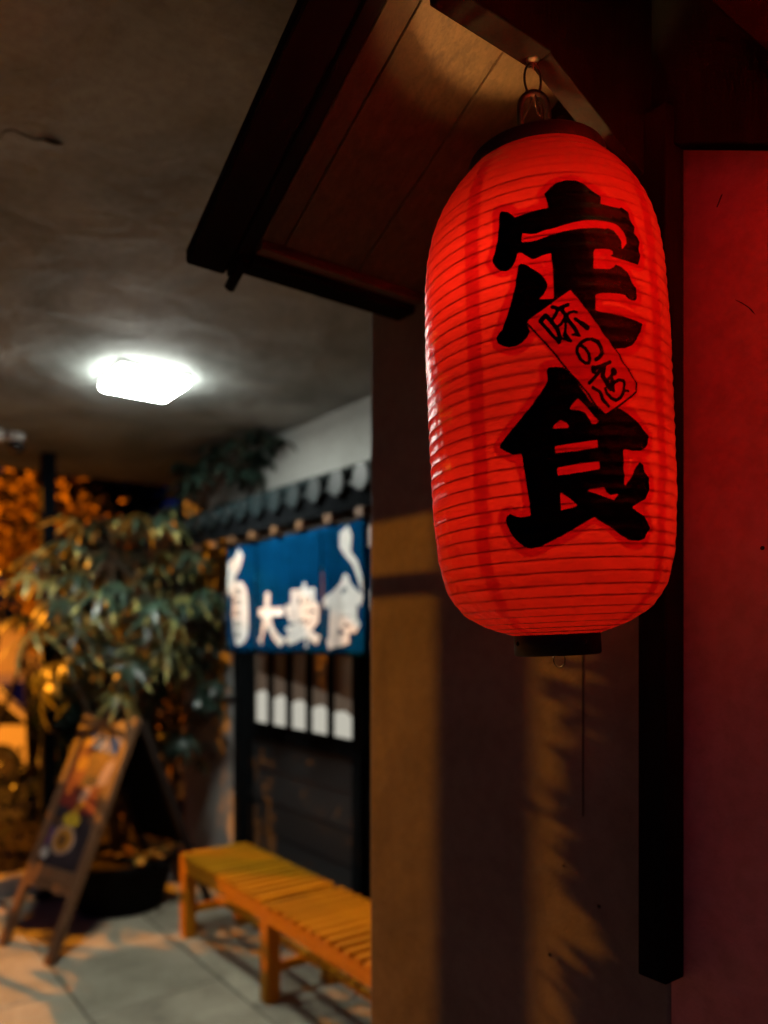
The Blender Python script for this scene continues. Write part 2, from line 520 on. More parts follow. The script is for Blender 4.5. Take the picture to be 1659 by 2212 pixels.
# ------------------------------------------------------------------ gabled timber canopy
SL = .49; YR = .70; ZR = EYE + .970
def zs(y): return ZR - SL * abs(y - YR)
can = thing('timber_canopy', (.8, .7, 2.1), 'small gabled timber canopy with plank soffit above the red lantern', 'canopy')
def slope_board(name, mat, x0, x1, ya, yb, d0, d1, bev=.002):
    poly = [(ya, zs(ya) + d0), (yb, zs(yb) + d0), (yb, zs(yb) + d1), (ya, zs(ya) + d1)]
    m = MB(); m.prism(poly, 'x', x0, x1); return m.build(name, mat, can, bev)
for k, (x0, x1) in enumerate(((.654, .6985), (.7015, .862), (.8645, 1.029))):
    slope_board('soffit_plank', M['soffit'], x0, x1, .722, 1.243, random.uniform(0, .001), .016, .0015)
for x0, x1 in ((.602, .742), (.7445, .884), (.8865, 1.029)):
    slope_board('soffit_plank', M['dark_wood'], x0, x1, .40, .678, random.uniform(0, .001), .016, .0015)  # shade of the near slope put into a darker wood than the far planks
# roof deck and its rolled metal verge
slope_board('roof_deck', M['roof_metal'], .60, 1.029, .70, 1.322, .018, .05)
slope_board('roof_deck', M['roof_metal'], .60, 1.029, .36, .70, .018, .05)
for x0, x1, d0, d1, nm in ((.545, .622, -.003, .024, 'verge_board'), (.6235, .6525, -.006, .017, 'verge_lining')):
    for ya, yb in ((.702, 1.326), (.36, .698)):
        mb = MB(); mb.prism([(ya, zs(ya) + d0), (yb, zs(yb) + d0), (yb, zs(yb) + d1), (ya, zs(ya) + d1)], 'x', x0, x1)
        mb.build(nm, M['roof_metal'], can, .006)
mb = MB()
mb.tube([(.635, 1.27, zs(1.27) - .014), (.635, 1.334, zs(1.334) - .014)], .010, 12)
mb.build('verge_end_cap', M['roof_metal'], can)
# eave: batten inside, fascia outside
mb = MB(); mb.box(.656, 1.029, 1.2455, 1.2705, EYE + .689, EYE + .722); mb.build('eave_batten', M['beam'], can, .002)
mb = MB(); mb.box(.654, 1.029, 1.272, 1.326, EYE + .674, EYE + .702); mb.build('eave_fascia', M['black_wood'], can, .003)
# near eave beam
mb = MB(); mb.box(.56, 1.029, .405, .485, EYE + .715, EYE + .80); mb.build('eave_beam', M['black_wood'], can, .003)
# ridge hanger board and knee brace
mb = MB(); mb.box(.604, .779, .681, .719, EYE + .757, EYE + .958); mb.build('ridge_board', M['black_wood'], can, .002)
mb = MB(); mb.prism([(.7805, EYE + .757), (1.028, EYE + .655), (1.028, EYE + .958), (.7805, EYE + .958)], 'y', .684, .716)
mb.build('knee_brace', M['black_wood'], can, .002)
# rake boards on the wall
mb = MB(); mb.prism([(.42, EYE + .590), (.695, EYE + .729), (.695, EYE + .95), (.42, EYE + .825)], 'x', 1.002, 1.0285)
mb.build('rake_board', M['black_wood'], can, .002)
mb = MB(); mb.prism([(.703, EYE + .74), (1.13, EYE + .56), (1.13, zs(1.13) - .004), (.703, zs(.703) - .004)], 'x', 1.002, 1.0285)
mb.build('rake_board', M['black_wood'], can, .002)
mb = MB(); mb.box(.983, 1.0285, .6475, .694, EYE - .50, EYE + .76)
mb.build('post', M['black_wood'], can, .0025)

# ------------------------------------------------------------------ the red lantern
PROF = [(0, .056), (.006, .078), (.014, .096), (.03, .122), (.055, .1395), (.10, .1515), (.165, .156), (.25, .157), (.38, .1568), (.46, .154), (.50, .149), (.53, .141), (.555, .129), (.575, .116), (.59, .103), (.60, .094)]
pz = np.array([p[0] for p in PROF]); pr = np.array([p[1] for p in PROF])
def smooth_profile():
    z = np.linspace(0, .6, 1201); r = np.interp(z, pz, pr)
    for _ in range(3):
        k = 9; rp = np.pad(r, k, mode='reflect', reflect_type='odd'); r = np.convolve(rp, np.ones(2 * k + 1) / (2 * k + 1), 'valid')
    return z, r
SZ, SR = smooth_profile()
NR = 44
# the ribs are evenly spaced along the paper, so measure along the profile
arc = np.concatenate([[0], np.cumsum(np.hypot(np.diff(SZ), np.diff(SR)))])
TOT = arc[-1]

def sd_poly(P, poly):
    poly = np.array(poly, float); n = len(poly)
    best = np.full(len(P), 1e9); inside = np.zeros(len(P), bool)
    for i in range(n):
        a = poly[i]; b = poly[(i + 1) % n]; ab = b - a; ap = P - a
        t = np.clip((ap @ ab) / max(ab @ ab, 1e-9), 0, 1)
        best = np.minimum(best, np.hypot(*(ap - t[:, None] * ab).T))
        if a[1] != b[1]:
            c = (a[1] > P[:, 1]) != (b[1] > P[:, 1])
            xx = (b[0] - a[0]) * (P[:, 1] - a[1]) / (b[1] - a[1]) + a[0]
            inside ^= c & (P[:, 0] < xx)
    return np.where(inside, -best, best)
def sd_line(P, pts, r):
    best = np.full(len(P), 1e9); pts = np.array(pts, float)
    for a, b in zip(pts[:-1], pts[1:]):
        ab = b - a; ap = P - a
        t = np.clip((ap @ ab) / max(ab @ ab, 1e-9), 0, 1)
        best = np.minimum(best, np.hypot(*(ap - t[:, None] * ab).T))
    return best - r
POS_G = [[[-79.8,488.5],[-76.5,489.1],[-69.2,486.4],[-65.4,482.4],[-61.4,477.5],[-42.8,479.7],[-22.6,481.6],[-23.4,488.2],[-25,494.3],[-26.6,499],[-18,507],[-9.9,511.9],[0.7,514.8],[12.5,514.5],[22.5,509],[30.8,502.4],[41.8,494],[40.7,485.7],[51,484.7],[66.3,484],[70,486.3],[79.5,482.3],[82.1,473.7],[87,466.4],[86.4,458.4],[91.6,454.7],[93.7,447.6],[92.1,437.2],[93.4,431.9],[91.2,425.7],[87.9,421.2],[74.8,421.7],[60.8,423.1],[46.4,425],[51.2,428],[50.8,431],[47,432.3],[37.4,432.2],[28.1,431.4],[26.8,427.9],[25.1,408.9],[37.2,409.7],[46,410.2],[50.4,412.5],[53.6,416],[61.6,414.6],[70.4,409.1],[73.9,402.3],[77.6,397.3],[82.3,393.2],[81.7,387.5],[82.9,382.1],[80,378.5],[74.1,377.3],[68.5,378.5],[64.2,382.2],[53.1,382.3],[40.6,381.9],[31.3,381],[25.8,379.4],[25.5,361.6],[31.6,360.2],[57.5,357.7],[90.9,353.7],[85.7,344.5],[79.8,334.4],[71,325.8],[61.5,321.7],[51.2,320.5],[47,319.9],[38.1,331.4],[24.7,350.2],[12,369.3],[2.9,382.1],[-2.2,386.6],[-10.1,382.2],[-21.2,376.6],[-20.9,397.8],[-21.1,412.5],[-22.1,428.7],[-31.7,427.2],[-40.1,424.5],[-43.1,424.8],[-48.3,428.8],[-54.2,433.7],[-57.8,435.4],[-60.1,432.7],[-61.8,427.9],[-64.5,422.4],[-68.4,418.4],[-73.5,417.1],[-79.9,419.1],[-85.6,424.8],[-89.8,433.5],[-88.5,439.4],[-85.6,445.4],[-83,454.6],[-81.1,469.4],[-80.5,482.2]],[[-59,421.1],[-55.9,422.3],[-51.1,420.1],[-42.9,413.7],[-34.9,406.9],[-29.9,400.1],[-27,394.2],[-28,388.9],[-31.8,383.3],[-37.3,378],[-19.8,376.4],[-18.7,375.1],[-53.6,355.9],[-48.8,344.1],[-52,338],[-58.3,332.4],[-65.7,329.6],[-73.2,329.9],[-80.7,333.3],[-87,337.8],[-88.3,343.1],[-85.2,348.5],[-80.5,352.3],[-74.8,364.4],[-69.9,376.7],[-65.6,390.5],[-62.5,402.2],[-60.5,412.8]],[[-32.8,297.5],[-29.6,300.6],[-22.2,300.6],[-14.6,299],[-8.9,293.5],[-0.6,282.9],[6.5,271.9],[15,259.6],[25,249.4],[32.3,243.8],[40.1,249.1],[49.7,252.6],[61,246.9],[70.5,241.2],[78.9,234.9],[87.9,227.3],[91.7,223.8],[91.2,215.3],[87.1,211],[77.5,206.4],[65.5,205.3],[52.2,206.9],[52.6,198],[52.5,187.7],[52.9,178.8],[53.5,165.4],[60.9,174],[66.1,181.2],[71.5,189.2],[74.8,193.3],[81.3,190.5],[83.8,182.9],[90.2,175.6],[91.1,166.5],[88.8,158.6],[85,152],[72.3,146.9],[61.4,141.9],[68.9,137.2],[81.5,132.5],[88.5,126.3],[93.1,119.4],[87.7,113.4],[83.9,106.8],[72.7,103.8],[59.1,104.5],[46.5,110.3],[36.2,117.9],[23.7,125.1],[14.3,131],[2.4,125.1],[-13.3,116.4],[-31.5,108],[-47.3,101.5],[-59.2,99.8],[-67.1,102.4],[-76.2,110.2],[-83.7,121.3],[-87.8,133.4],[-86.7,138.5],[-82.2,141.8],[-76.9,138.7],[-70.3,136.4],[-57.7,136.7],[-58.2,152],[-59.9,167.5],[-62.2,187],[-64.5,207.8],[-74.3,207.6],[-82.2,212.3],[-90.7,218.2],[-87.2,223.5],[-75.7,235.1],[-63.3,247.3],[-51.3,259.7],[-42,271.2],[-34.8,280.6],[-31.7,286.6]]]
HOLE_G = [[[-53.1,456.6],[-44.9,454],[-37.7,452.9],[-30.5,455.3],[-20.9,456.2],[-8.8,458.7],[4.8,461.8],[17.5,464],[30.5,464.9],[45.4,464.5],[56.8,463.1],[62.5,461.2],[68.3,456.5],[70.9,450.2],[72.3,443.6],[64,434.7],[64.9,444.2],[59.9,449.5],[54.5,455.6],[47.4,457.5],[43.2,456.3],[28.4,456.2],[11.8,454.9],[-4.3,452.6],[-20,449.6],[-35.6,446.2],[-46.5,445.4],[-54.3,446.7]],[[-10.1,251.8],[-5.4,257.8],[0.5,263.9],[7.1,256.7],[14.4,248.2],[20.7,240.6],[23.2,237.4],[20.5,234.9],[15.2,234.6],[12.2,240.7],[8,247.8],[0.5,250.6]],[[-28.8,231.7],[-26.2,235.9],[-19.8,240.8],[-13.7,237.5],[-10.5,232.8],[-12.1,231.4]],[[-27.2,212],[-3.5,214.2],[20.8,216.6],[21.4,208.4],[-2.6,205.3],[-26.3,204.3]],[[-25.7,187.8],[-1.9,190.5],[21.8,192.8],[22.4,184.3],[-1,181.2],[-25.1,178.9]],[[3.9,161.4],[26.3,163.6],[29.6,158.3],[35.2,155.2],[45.2,156.8],[38.7,149.5],[26.8,154]],[[-23.4,160.4],[-13.4,152.9],[-3.8,143.8],[-23,140.5]]]
BOX_G = [[-2.4,386.5],[9.2,371.3],[23,352.6],[37.3,332.5],[48.8,318.9],[57.6,305.2],[68.1,292.7],[75.3,282.5],[76.1,274],[51.8,257.1],[31.9,244.8],[22.1,253.6],[10.1,271.6],[-10,296.5],[-25.6,319.2],[-46.3,346],[-53.4,355.8],[-30.4,368.9]]
ST_G = [[[[-23.5,367.6],[-16.7,365.2],[-6,368.8]],2.21],[[[-16.7,365.2],[-20.5,357.9],[-25.1,352.2]],2.03],[[[-14.1,364.5],[-9.2,357],[-6,350.6],[0.7,341.3],[4.4,334.5]],2.4],[[[-9.2,356.1],[-14.4,347.6],[-21.1,343.7]],1.84],[[[-9.3,355.2],[-5.6,359.4],[-0.2,360.9],[3.3,359.9]],1.66],[[[-9.4,352.5],[-9.8,343.7],[-10.5,335.7]],1.66],[[[-10.5,335.7],[-6.9,329.7]],2.76],[[[-13.8,331.5],[-4.3,327.8]],1.66],[[[-2.2,335.2],[6.1,333.7]],1.57],[[[1.4,352.4],[8.1,347.3]],2.21],[[[8.1,347.3],[14.6,342.3]],3.04],[[[-31.3,358.7],[-36.7,353.6]],2.76],[[[-37.2,353.2],[-27.3,339.9],[-17.8,327.8]],2.03],[[[-30,358.1],[-24.3,350.3],[-18.6,341.7],[-16.3,333.5],[-17.6,327.4]],2.4],[[[7,322.4],[11.4,319.6],[14.7,313.4],[16.2,307.1],[14.7,302.7],[10.6,302.7],[5.4,307.3],[1.7,314.6],[2.4,320.8],[7.1,326],[13.6,329.4],[20,329.4]],2.03],[[[20,329.2],[26.4,326.4],[30.4,320.6],[30.6,313.5],[27.5,309.4],[23.2,306.9]],2.49],[[[19,296.9],[28,299.2],[36.9,303],[40.4,304.5]],2.3],[[[19.5,297.3],[20.2,293.7]],3.13],[[[29.9,299.2],[24.8,291.1],[18.9,284.8],[14.1,280.4]],2.03],[[[31.8,298.4],[30.3,287.6],[35.7,279.7],[39.4,274.5]],3.04],[[[43.9,294.4],[44.9,293.1]],3.87],[[[43.3,292.6],[40,287],[37,285.1]],2.03],[[[42.7,280.9],[50.1,284.7],[56.5,284.2],[58.2,280],[56.9,272.7],[51.1,264.3],[45.8,261.7],[39.9,263.7],[34.2,268.9],[32.8,274.3]],2.03],[[[41,286.2],[42.6,278.2],[43.3,272.8]],2.58],[[[57,273.5],[64.2,273.7]],1.66],[[[18.3,275.3],[25.7,270.6],[29.1,262.6],[35.5,254.7]],2.21]]

def make_lantern(name, pos, rot, label, bulbs, with_print, cols=460, sub=7, seed=1):
    root = thing(name, (0, 0, 0), label, 'lantern')
    root.matrix_world = Matrix.Translation(pos) @ rot
    WLOC[root.name] = Vector()
    rng = np.random.RandomState(seed)
    rows = NR * sub
    s = np.linspace(0, TOT, rows + 1)
    zc = np.interp(s, arc, SZ); rc = np.interp(s, arc, SR)
    # columns are denser on the printed face
    th = np.linspace(-math.pi, math.pi, cols, endpoint=False)
    if with_print: th = th - .55 * np.sin(th)
    T, Zg = np.meshgrid(th, zc); Rg = np.repeat(rc[:, None], cols, 1)
    ph = (np.arange(rows + 1) / sub) % 1.0
    wob = np.sin(math.pi * ph)
    # each gore sags a little between two ribs, unevenly round the lantern, and the paper puckers
    rib = (np.arange(rows + 1) / sub).astype(int)
    a1 = rng.uniform(.5, 1.3, NR + 1)[rib]
    sag = np.zeros_like(T)
    for k in range(1, 9):
        amp = rng.normal(0, 1, NR + 1)[rib] / (1 + .25 * k); p0 = rng.uniform(0, 6.28, NR + 1)[rib]
        sag += amp[:, None] * np.sin(k * T * 2 + p0[:, None])
    low = np.clip((.33 - zc) / .25, 0.15, 1)[:, None]
    Rg = Rg - (.0011 * a1[:, None] + .00042 * sag * (.35 + low)) * wob[:, None]
    fine = np.zeros_like(T)
    for k in range(6):
        kt = rng.randint(18, 60); kz = rng.uniform(40, 160); fine += np.sin(kt * T + kz * Zg + rng.uniform(0, 6.28)) * np.sin(rng.randint(2, 7) * T + rng.uniform(10, 40) * Zg + rng.uniform(0, 6.28))
    Rg = Rg + .00022 * fine * wob[:, None] * (.3 + low)
    X = Rg * np.sin(T); Y = -Rg * np.cos(T)
    co = np.stack([X, Y, Zg], -1).reshape(-1, 3)
    idx = np.arange((rows + 1) * cols).reshape(rows + 1, cols)
    nx = np.roll(idx, -1, 1)
    F = np.stack([idx[:-1], nx[:-1], nx[1:], idx[1:]], -1).reshape(-1, 4)
    me = bpy.data.meshes.new('paper_shade')
    me.vertices.add(len(co)); me.vertices.foreach_set('co', co.ravel())
    me.loops.add(F.size); me.loops.foreach_set('vertex_index', F.ravel())
    me.polygons.add(len(F)); me.polygons.foreach_set('loop_start', np.arange(0, F.size, 4))
    me.polygons.foreach_set('use_smooth', np.ones(len(F), bool))
    me.update(calc_edges=True)
    P = np.stack([T.ravel() * 156, Zg.ravel() * 1000], -1)
    ink = np.full(len(P), 99.0); halo = np.full(len(P), 99.0)
    if with_print:
        msk = (np.abs(P[:, 0]) < 135) & (P[:, 1] > 60) & (P[:, 1] < 560)
        Q = P[msk]
        d = np.minimum.reduce([sd_poly(Q, p) for p in POS_G])
        solid = d.copy()
        for h in HOLE_G: d = np.maximum(d, -sd_poly(Q, h))
        bx = sd_poly(Q, BOX_G)
        d = np.maximum(d, -bx)
        d = np.minimum(d, sd_line(Q, BOX_G + BOX_G[:1], 1.15))
        for pts, r in ST_G: d = np.minimum(d, sd_line(Q, pts, r * 1.0))
        jag = .9 * np.sin(Q[:, 1] * .11 + 1) + 1.2 * np.sin(Q[:, 0] * .09 + Q[:, 1] * .05)
        ink[msk] = d; halo[msk] = np.minimum(solid - 8.2 + jag, bx - 3)
    ov = np.zeros_like(T)
    for t0 in (-.755, .765, 2.3, -2.3):
        sh = rng.uniform(-.018, .018, NR + 1)[rib][:, None] * low * 1.6
        dd = np.abs(((T - t0 - sh + math.pi) % (2 * math.pi)) - math.pi)
        ov = np.maximum(ov, np.clip((.070 - dd) / .010, 0, 1))
    # glued seams are heavier towards the dim lower half
    for nm, arr in (('ink', ink), ('halo', halo), ('overlap', ov.ravel())):
        at = me.attributes.new(nm, 'FLOAT', 'POINT'); at.data.foreach_set('value', arr.astype(np.float32))
    me.materials.append(M['paper'])
    o = bpy.data.objects.new('paper_shade', me); COL.objects.link(o); o.parent = root
    # spiral wire rib just inside the paper
    pts = []
    for k in range(NR * 72 + 1):
        u = k / 72; q = TOT * u / NR
        z = float(np.interp(q, arc, SZ)); r = float(np.interp(q, arc, SR)) - .0011; a = 2 * math.pi * u
        pts.append((r * math.sin(a), -r * math.cos(a), z))
    # rings rather than one helix keep the seams of the ribs level
    mb = MB()
    for k in range(1, NR):
        q = TOT * k / NR; z = float(np.interp(q, arc, SZ)); r = float(np.interp(q, arc, SR)) - .0011
        mb.tube([(r * math.sin(2 * math.pi * i / 90), -r * math.cos(2 * math.pi * i / 90), z) for i in range(90)], .00085, 5, True)
    mb.build('wire_rib', M['wire'], root, local=True)
    # caps
    mb = MB()
    mb.lathe([(.0830, .592), (.0880, .592), (.0890, .595), (.0890, .619), (.0880, .621), (.0850, .621), (.0835, .60), (.0830, .592)], 64)
    top = mb.build('top_cap', M['black_metal'], root, local=True)
    mb = MB()
    mb.lathe([(.048, -.026), (.0545, -.027), (.0562, -.025), (.0562, .004), (.054, .006), (.049, .006), (.048, -.02), (.048, -.026)], 56)
    mb.lathe([(.048, -.020), (.010, -.020), (.0095, -.018), (.048, -.018)], 40)
    bot = mb.build('bottom_cap', M['black_metal'], root, local=True)
    mb = MB()
    for a in (-1.32, .42, 2.2):
        c = Vector((.0562 * math.sin(a), -.0562 * math.cos(a), -.010)); nrm = Vector((math.sin(a), -math.cos(a), 0))
        mb.tube([c, c + nrm * .0012, c + nrm * .0022], [.0032, .003, .0012], 10)
    mb.build('rivet', M['black_metal'], bot, local=True)
    # hanger: strap across the top opening with its thick loop
    mb = MB(); mb.box(-.0835, .0835, -.006, .006, .604, .608); mb.build('strap', M['black_metal'], top, local=True)
    mb = MB()
    loop = [(-.018, 0, .607), (-.018, 0, .694)] + [(.018 * -math.cos(t), 0, .694 + .020 * math.sin(t)) for t in np.linspace(.2, math.pi - .2, 10)] + [(.018, 0, .694), (.018, 0, .607)]
    mb.tube(loop, .0046, 10)
    mb.build('handle', M['black_metal'], root, local=True)
    # pull ring
    mb = MB()
    mb.tube([(.0075 * math.cos(t) + .002, 0, -.034 + .0095 * math.sin(t)) for t in np.linspace(0, 2 * math.pi, 24, endpoint=False)], .0009, 6, True)
    mb.build('pull_ring', M['wire'], root, local=True)
    # lit bulbs on one cord, any lower one added to even the glow
    for bx, by, bz in bulbs:
        mb = MB(); mb.tube([(0, 0, .606), (bx * .6, by * .6, .585), (bx, by, bz + .085)], .0025, 8); mb.lathe([(.001, bz + .088), (.015, bz + .085), (.017, bz + .045), (.013, bz + .033), (.001, bz + .032)], 20, (bx, by, 0))
        mb.build('bulb_socket', M['black_metal'], root, local=True)
        mb = MB(); mb.lathe([(.0005, bz - .022), (.010, bz - .019), (.018, bz - .011), (.021, bz), (.019, bz + .011), (.014, bz + .022), (.011, bz + .031), (.0005, bz + .0315)], 20, (bx, by, 0))
        mb.build('bulb', M['bulb'] if with_print else M['bulb_strong'], root, local=True)
    return root

TAU = R(2.5)
U = ZV * math.cos(TAU) - RV * math.sin(TAU)
XR = RV * math.cos(TAU) + ZV * math.sin(TAU)
rot = Matrix((XR, FV, U)).transposed().to_4x4()
lan_pos = FV * 1.025 + RV * .2276 + ZV * EYE
lan = make_lantern('paper_lantern', lan_pos, rot, 'glowing red paper lantern with big black brush characters under the canopy', BULBS, True)

# hook and links between the ridge board and the lantern handle
hk = Vector((.770, .705, EYE + .757))
ch = thing('hanging_chain', hk, 'thin metal ring and wire links holding up the red lantern', 'chain')
mb = MB(); mb.lathe([(.0005, .002), (.008, .002), (.009, 0), (.006, -.003), (.0005, -.004)], 16, hk); mb.tube([hk, hk - ZV * .012], .0016, 8); mb.build('screw_eye', M['steel'], ch)
def ring(c, rx, rz, ang, wr, mat, nm, n=26):
    u = RV * math.cos(ang) + FV * math.sin(ang)
    m = MB(); m.tube([c + u * rx * math.cos(t) + ZV * rz * math.sin(t) for t in np.linspace(0, 2 * math.pi, n, endpoint=False)], wr, 8, True)
    return m.build(nm, mat, ch)
ring(hk - ZV * .026, .0125, .0215, .35, .0017, M['wire'], 'oval_ring')
ring(hk - ZV * .053 + RV * .004, .003, .0085, 1.2, .0011, M['steel'], 'link')
ring(hk - ZV * .064 + RV * .009, .003, .0085, .2, .0011, M['wire'], 'link')
hb = lan_pos + U * .622
mb = MB()
a = hk - ZV * .045
mb.tube([a, a + RV * -.006 - ZV * .02, hb - RV * .028 + ZV * .03, hb - RV * .028], .0008, 6); mb.build('tie_wire', M['steel'], ch)
mb = MB(); mb.tube([a + RV * .003, a + RV * .012 - ZV * .022, hb + RV * .004 + ZV * .02 + FV * .01, hb + RV * .010 + FV * .01], .0008, 6); mb.build('tie_wire', M['wire'], ch)
# the twin lantern on the other side of the doorway, outside the frame
if TWIN:
    tc = thing('lantern_cord', (TWIN[0], TWIN[1], TWIN[2] + .66), 'dark cord from the ceiling to the plain red lantern', 'cord')
    mb = MB(); mb.tube([Vector(TWIN) + ZV * .668, (TWIN[0], TWIN[1], 2.699)], .003, 6); mb.build('cord', M['wire'], tc)
    make_lantern('paper_lantern', Vector(TWIN), Matrix.Rotation(-YAW, 4, 'Z'), 'plain red paper lantern nearest the camera on the right of the canopy', [(0, 0, .33)], False, 120, 4, 5)

# ------------------------------------------------------------------ restaurant front across the passage
FX = 2.10
fac = thing('restaurant_front', (FX + .1, 3.4, 0), 'white plastered restaurant front with dark sliding doors under a tiled eave', 'building')
DY0, DY1, DZ = 1.9, 4.30, 2.12
mb = MB(); mb.box(FX, FX + .2, DY1, 5.12, -.03, 2.70); mb.box(FX, FX + .2, .6, DY0, -.03, 2.70); mb.box(FX, FX + .2, DY0, DY1, DZ, 2.70)
mb.build('wall_panel', M['white_wall'], fac)
mb = MB()
mb.box(FX - .03, FX + .10, DY1 - .075, DY1 - .001, -.02, DZ - .002); mb.box(FX - .03, FX + .10, DY0 + .001, DY0 + .075, -.02, DZ - .002)
mb.box(FX - .028, FX + .10, DY0 + .076, DY1 - .076, DZ - .08, DZ - .002)
mb.build('door_frame', M['black_wood'], fac, .003)
def door(y0, y1, dx):
    """one leaf: stiles, rails, lattice bars, panes and the boarded lower half"""
    lf = MB(); st = .075
    lf.box(FX + dx, FX + dx + .035, y0, y0 + st, .02, DZ - .083); lf.box(FX + dx, FX + dx + .035, y1 - st, y1, .02, DZ - .083)
    for z in (.02, 1.0, DZ - .17): lf.box(FX + dx, FX + dx + .035, y0 + st, y1 - st, z, z + .085)
    d = lf.build('sliding_door', M['black_wood'], fac, .002)
    n = 5; iw = (y1 - y0 - 2 * st)
    for k in range(1, n):
        y = y0 + st + iw * k / n
        m = MB(); m.box(FX + dx + .004, FX + dx + .03, y - .016, y + .016, 1.085, DZ - .17); m.build('lattice_bar', M['black_wood'], d)
    m = MB(); m.box(FX + dx + .006, FX + dx + .028, y0 + st, y1 - st, 1.505, 1.525); m.build('lattice_bar', M['black_wood'], d)
    for k in range(n):
        ya = y0 + st + iw * k / n; yb = ya + iw / n
        m = MB(); m.box(FX + dx + .031, FX + dx + .034, ya + .001, yb - .001, 1.085, DZ - .17); p = m.build('pane', M['pane'], d)
        # pane glow put in as cut shapes, bright below and a dimmer fade above
        m = MB(); hh = .165 - .020 * (n - 1 - k) * .6 - .01 * random.random()
        hh = .115 + .012 * k
        q = [(ya + .017, 1.087), (yb - .017, 1.087), (yb - .017, 1.087 + hh * (.95 + .1 * random.random())), ((ya + yb) / 2, 1.087 + hh * 1.16), (ya + .017, 1.087 + hh * (.85 + .1 * random.random()))]
        m.prism([(a_, b_) for a_, b_ in q], 'x', FX + dx + .029, FX + dx + .0305); m.build('pane_glow', M['frost'], d)
        m = MB(); m.prism([(ya + .017, 1.088 + hh * .8), (yb - .017, 1.088 + hh * .8), (yb - .017, 1.10 + hh * 1.75), (ya + .017, 1.10 + hh * 1.5)], 'x', FX + dx + .0306, FX + dx + .0309); m.build('pane_glow', M['glow_fade'], d)
    nb = 5
    for k in range(nb):
        za = .108 + k * (1.0 - .108) / nb; zb = za + (1.0 - .108) / nb
        m = MB(); m.prism([(FX + dx + .012, za + .004), (FX + dx + .03, za + .004), (FX + dx + .03, zb - .004), (FX + dx + .020, zb - .004)], 'y', y0 + st, y1 - st)
        m.build('door_board', M['board'], d)
    return d
door(3.02, DY1 - .078, .012)
door(DY0 + .078, 3.075, .052)
# tiled eave
ev = thing('tiled_eave', (1.95, 3.2, 2.2), 'short eave of dark glazed round tiles over the blue curtain', 'roof')
EY0, EY1 = 1.75, 4.55
def ez(x): return 2.35 - (FX - x) * .42
mb = MB(); mb.prism([(1.80, ez(1.80) - .03), (FX - .002, ez(FX) - .03), (FX - .002, ez(FX)), (1.80, ez(1.80))], 'y', EY0, EY1); mb.build('eave_deck', M['black_wood'], ev)
mb = MB(); mb.box(1.782, 1.798, EY0, EY1, ez(1.80) - .115, ez(1.80) + .012); mb.build('eave_board', M['black_wood'], ev)
tl = MB()
x0 = 1.765; n = 10
v = []
for x in (x0, FX - .003):
    for k in range(n + 1):
        t = math.pi * k / n; v.append((x - x0, .050 * math.cos(t), ez(x) - ez(x0) + .056 * math.sin(t) + .004))
tl.add(v, [(k, k + 1, n + 2 + k, n + 1 + k) for k in range(n)], True)
tl.add([p for p in v[:n + 1]], [tuple(range(n + 1))])
tl.tube([(-.010, 0, .012), (.004, 0, .012)], .053, 18)
tl_me = tl.mesh('round_tile', M['tile'])
fl = MB(); v = []
for x in (x0 + .008, FX - .004):
    for k in range(6):
        u = k / 5; v.append((x - x0, -.088 + .176 * u, ez(x) - ez(x0) + .004 + .018 * (2 * u - 1) ** 2))
fl.add(v, [(k, k + 1, 7 + k, 6 + k) for k in range(5)], True)
v2 = [(a_, b_, c_ - .012) for a_, b_, c_ in v]
fl.add(v2, [(6 + k, 7 + k, k + 1, k) for k in range(5)], True)
fl.add([v[k] for k in range(6)] + [v2[k] for k in range(6)], [(k, 6 + k, 7 + k, k + 1) for k in range(5)])
fl_me = fl.mesh('pan_tile', M['tile'])
y = EY0 + .06
while y < EY1 - .03:
    link('round_tile', tl_me, ev, (x0, y, ez(x0) + random.uniform(0, .004)))
    if y + .088 < EY1: link('pan_tile', fl_me, ev, (x0, y + .088, ez(x0)))
    y += .176
rf = MB(); rf.box(-.08, .08, -.026, .026, -.017, .017); rf_me = rf.mesh('rafter', M['easel'])
y = EY0 + .1
while y < EY1:
    link('rafter', rf_me, ev, (1.858, y, 2.092))
    y += .235

# ------------------------------------------------------------------ blue shop curtain
NX = 1.805
nor = thing('shop_curtain', (NX, 3.3, 1.5), 'indigo split curtain with white lettering hung above the sliding doors', 'curtain')
mb = MB(); mb.tube([(NX, 1.72, 2.068), (NX, 3.87, 2.068)], .009, 10); mb.build('curtain_rod', M['dark_wood'], nor)
def cloth(y0, y1, zb, zt, seed):
    rng = random.Random(seed); ny, nz = 26, 22; v = []
    p1 = rng.uniform(0, 6); p2 = rng.uniform(0, 6)
    def dx(u, q): return (.005 + .009 * q) * math.sin(u * 7 + p1) + (.002 + .004 * q) * math.sin(u * 13 + p2 + q * 2) + .004 * math.sin(q * 5 + p1)
    for j in range(nz + 1):
        q = j / nz
        for i in range(ny + 1):
            u = i / ny; v.append((NX + dx(u, q), y0 + (y1 - y0) * u + .004 * q * math.sin(p2), zt + (zb - zt) * q))
    f = [(j * (ny + 1) + i, j * (ny + 1) + i + 1, (j + 1) * (ny + 1) + i + 1, (j + 1) * (ny + 1) + i) for j in range(nz) for i in range(ny)]
    m = MB(); m.add(v, f, True)
    return m, dx
PW = .3215; PY = 3.826; ZB, ZT = 1.511, 2.060
panels = []
for k in range(6):
    y1 = PY - PW * k - .004; y0 = y1 - PW + .008
    m, dxf = cloth(y0, y1, ZB + random.uniform(-.006, .006), ZT, k + 3)
    p = m.build('curtain_panel', M['indigo'], nor)
    so = p.modifiers.new('solid', 'SOLIDIFY'); so.thickness = .002
    panels.append((p, y0, y1, dxf))
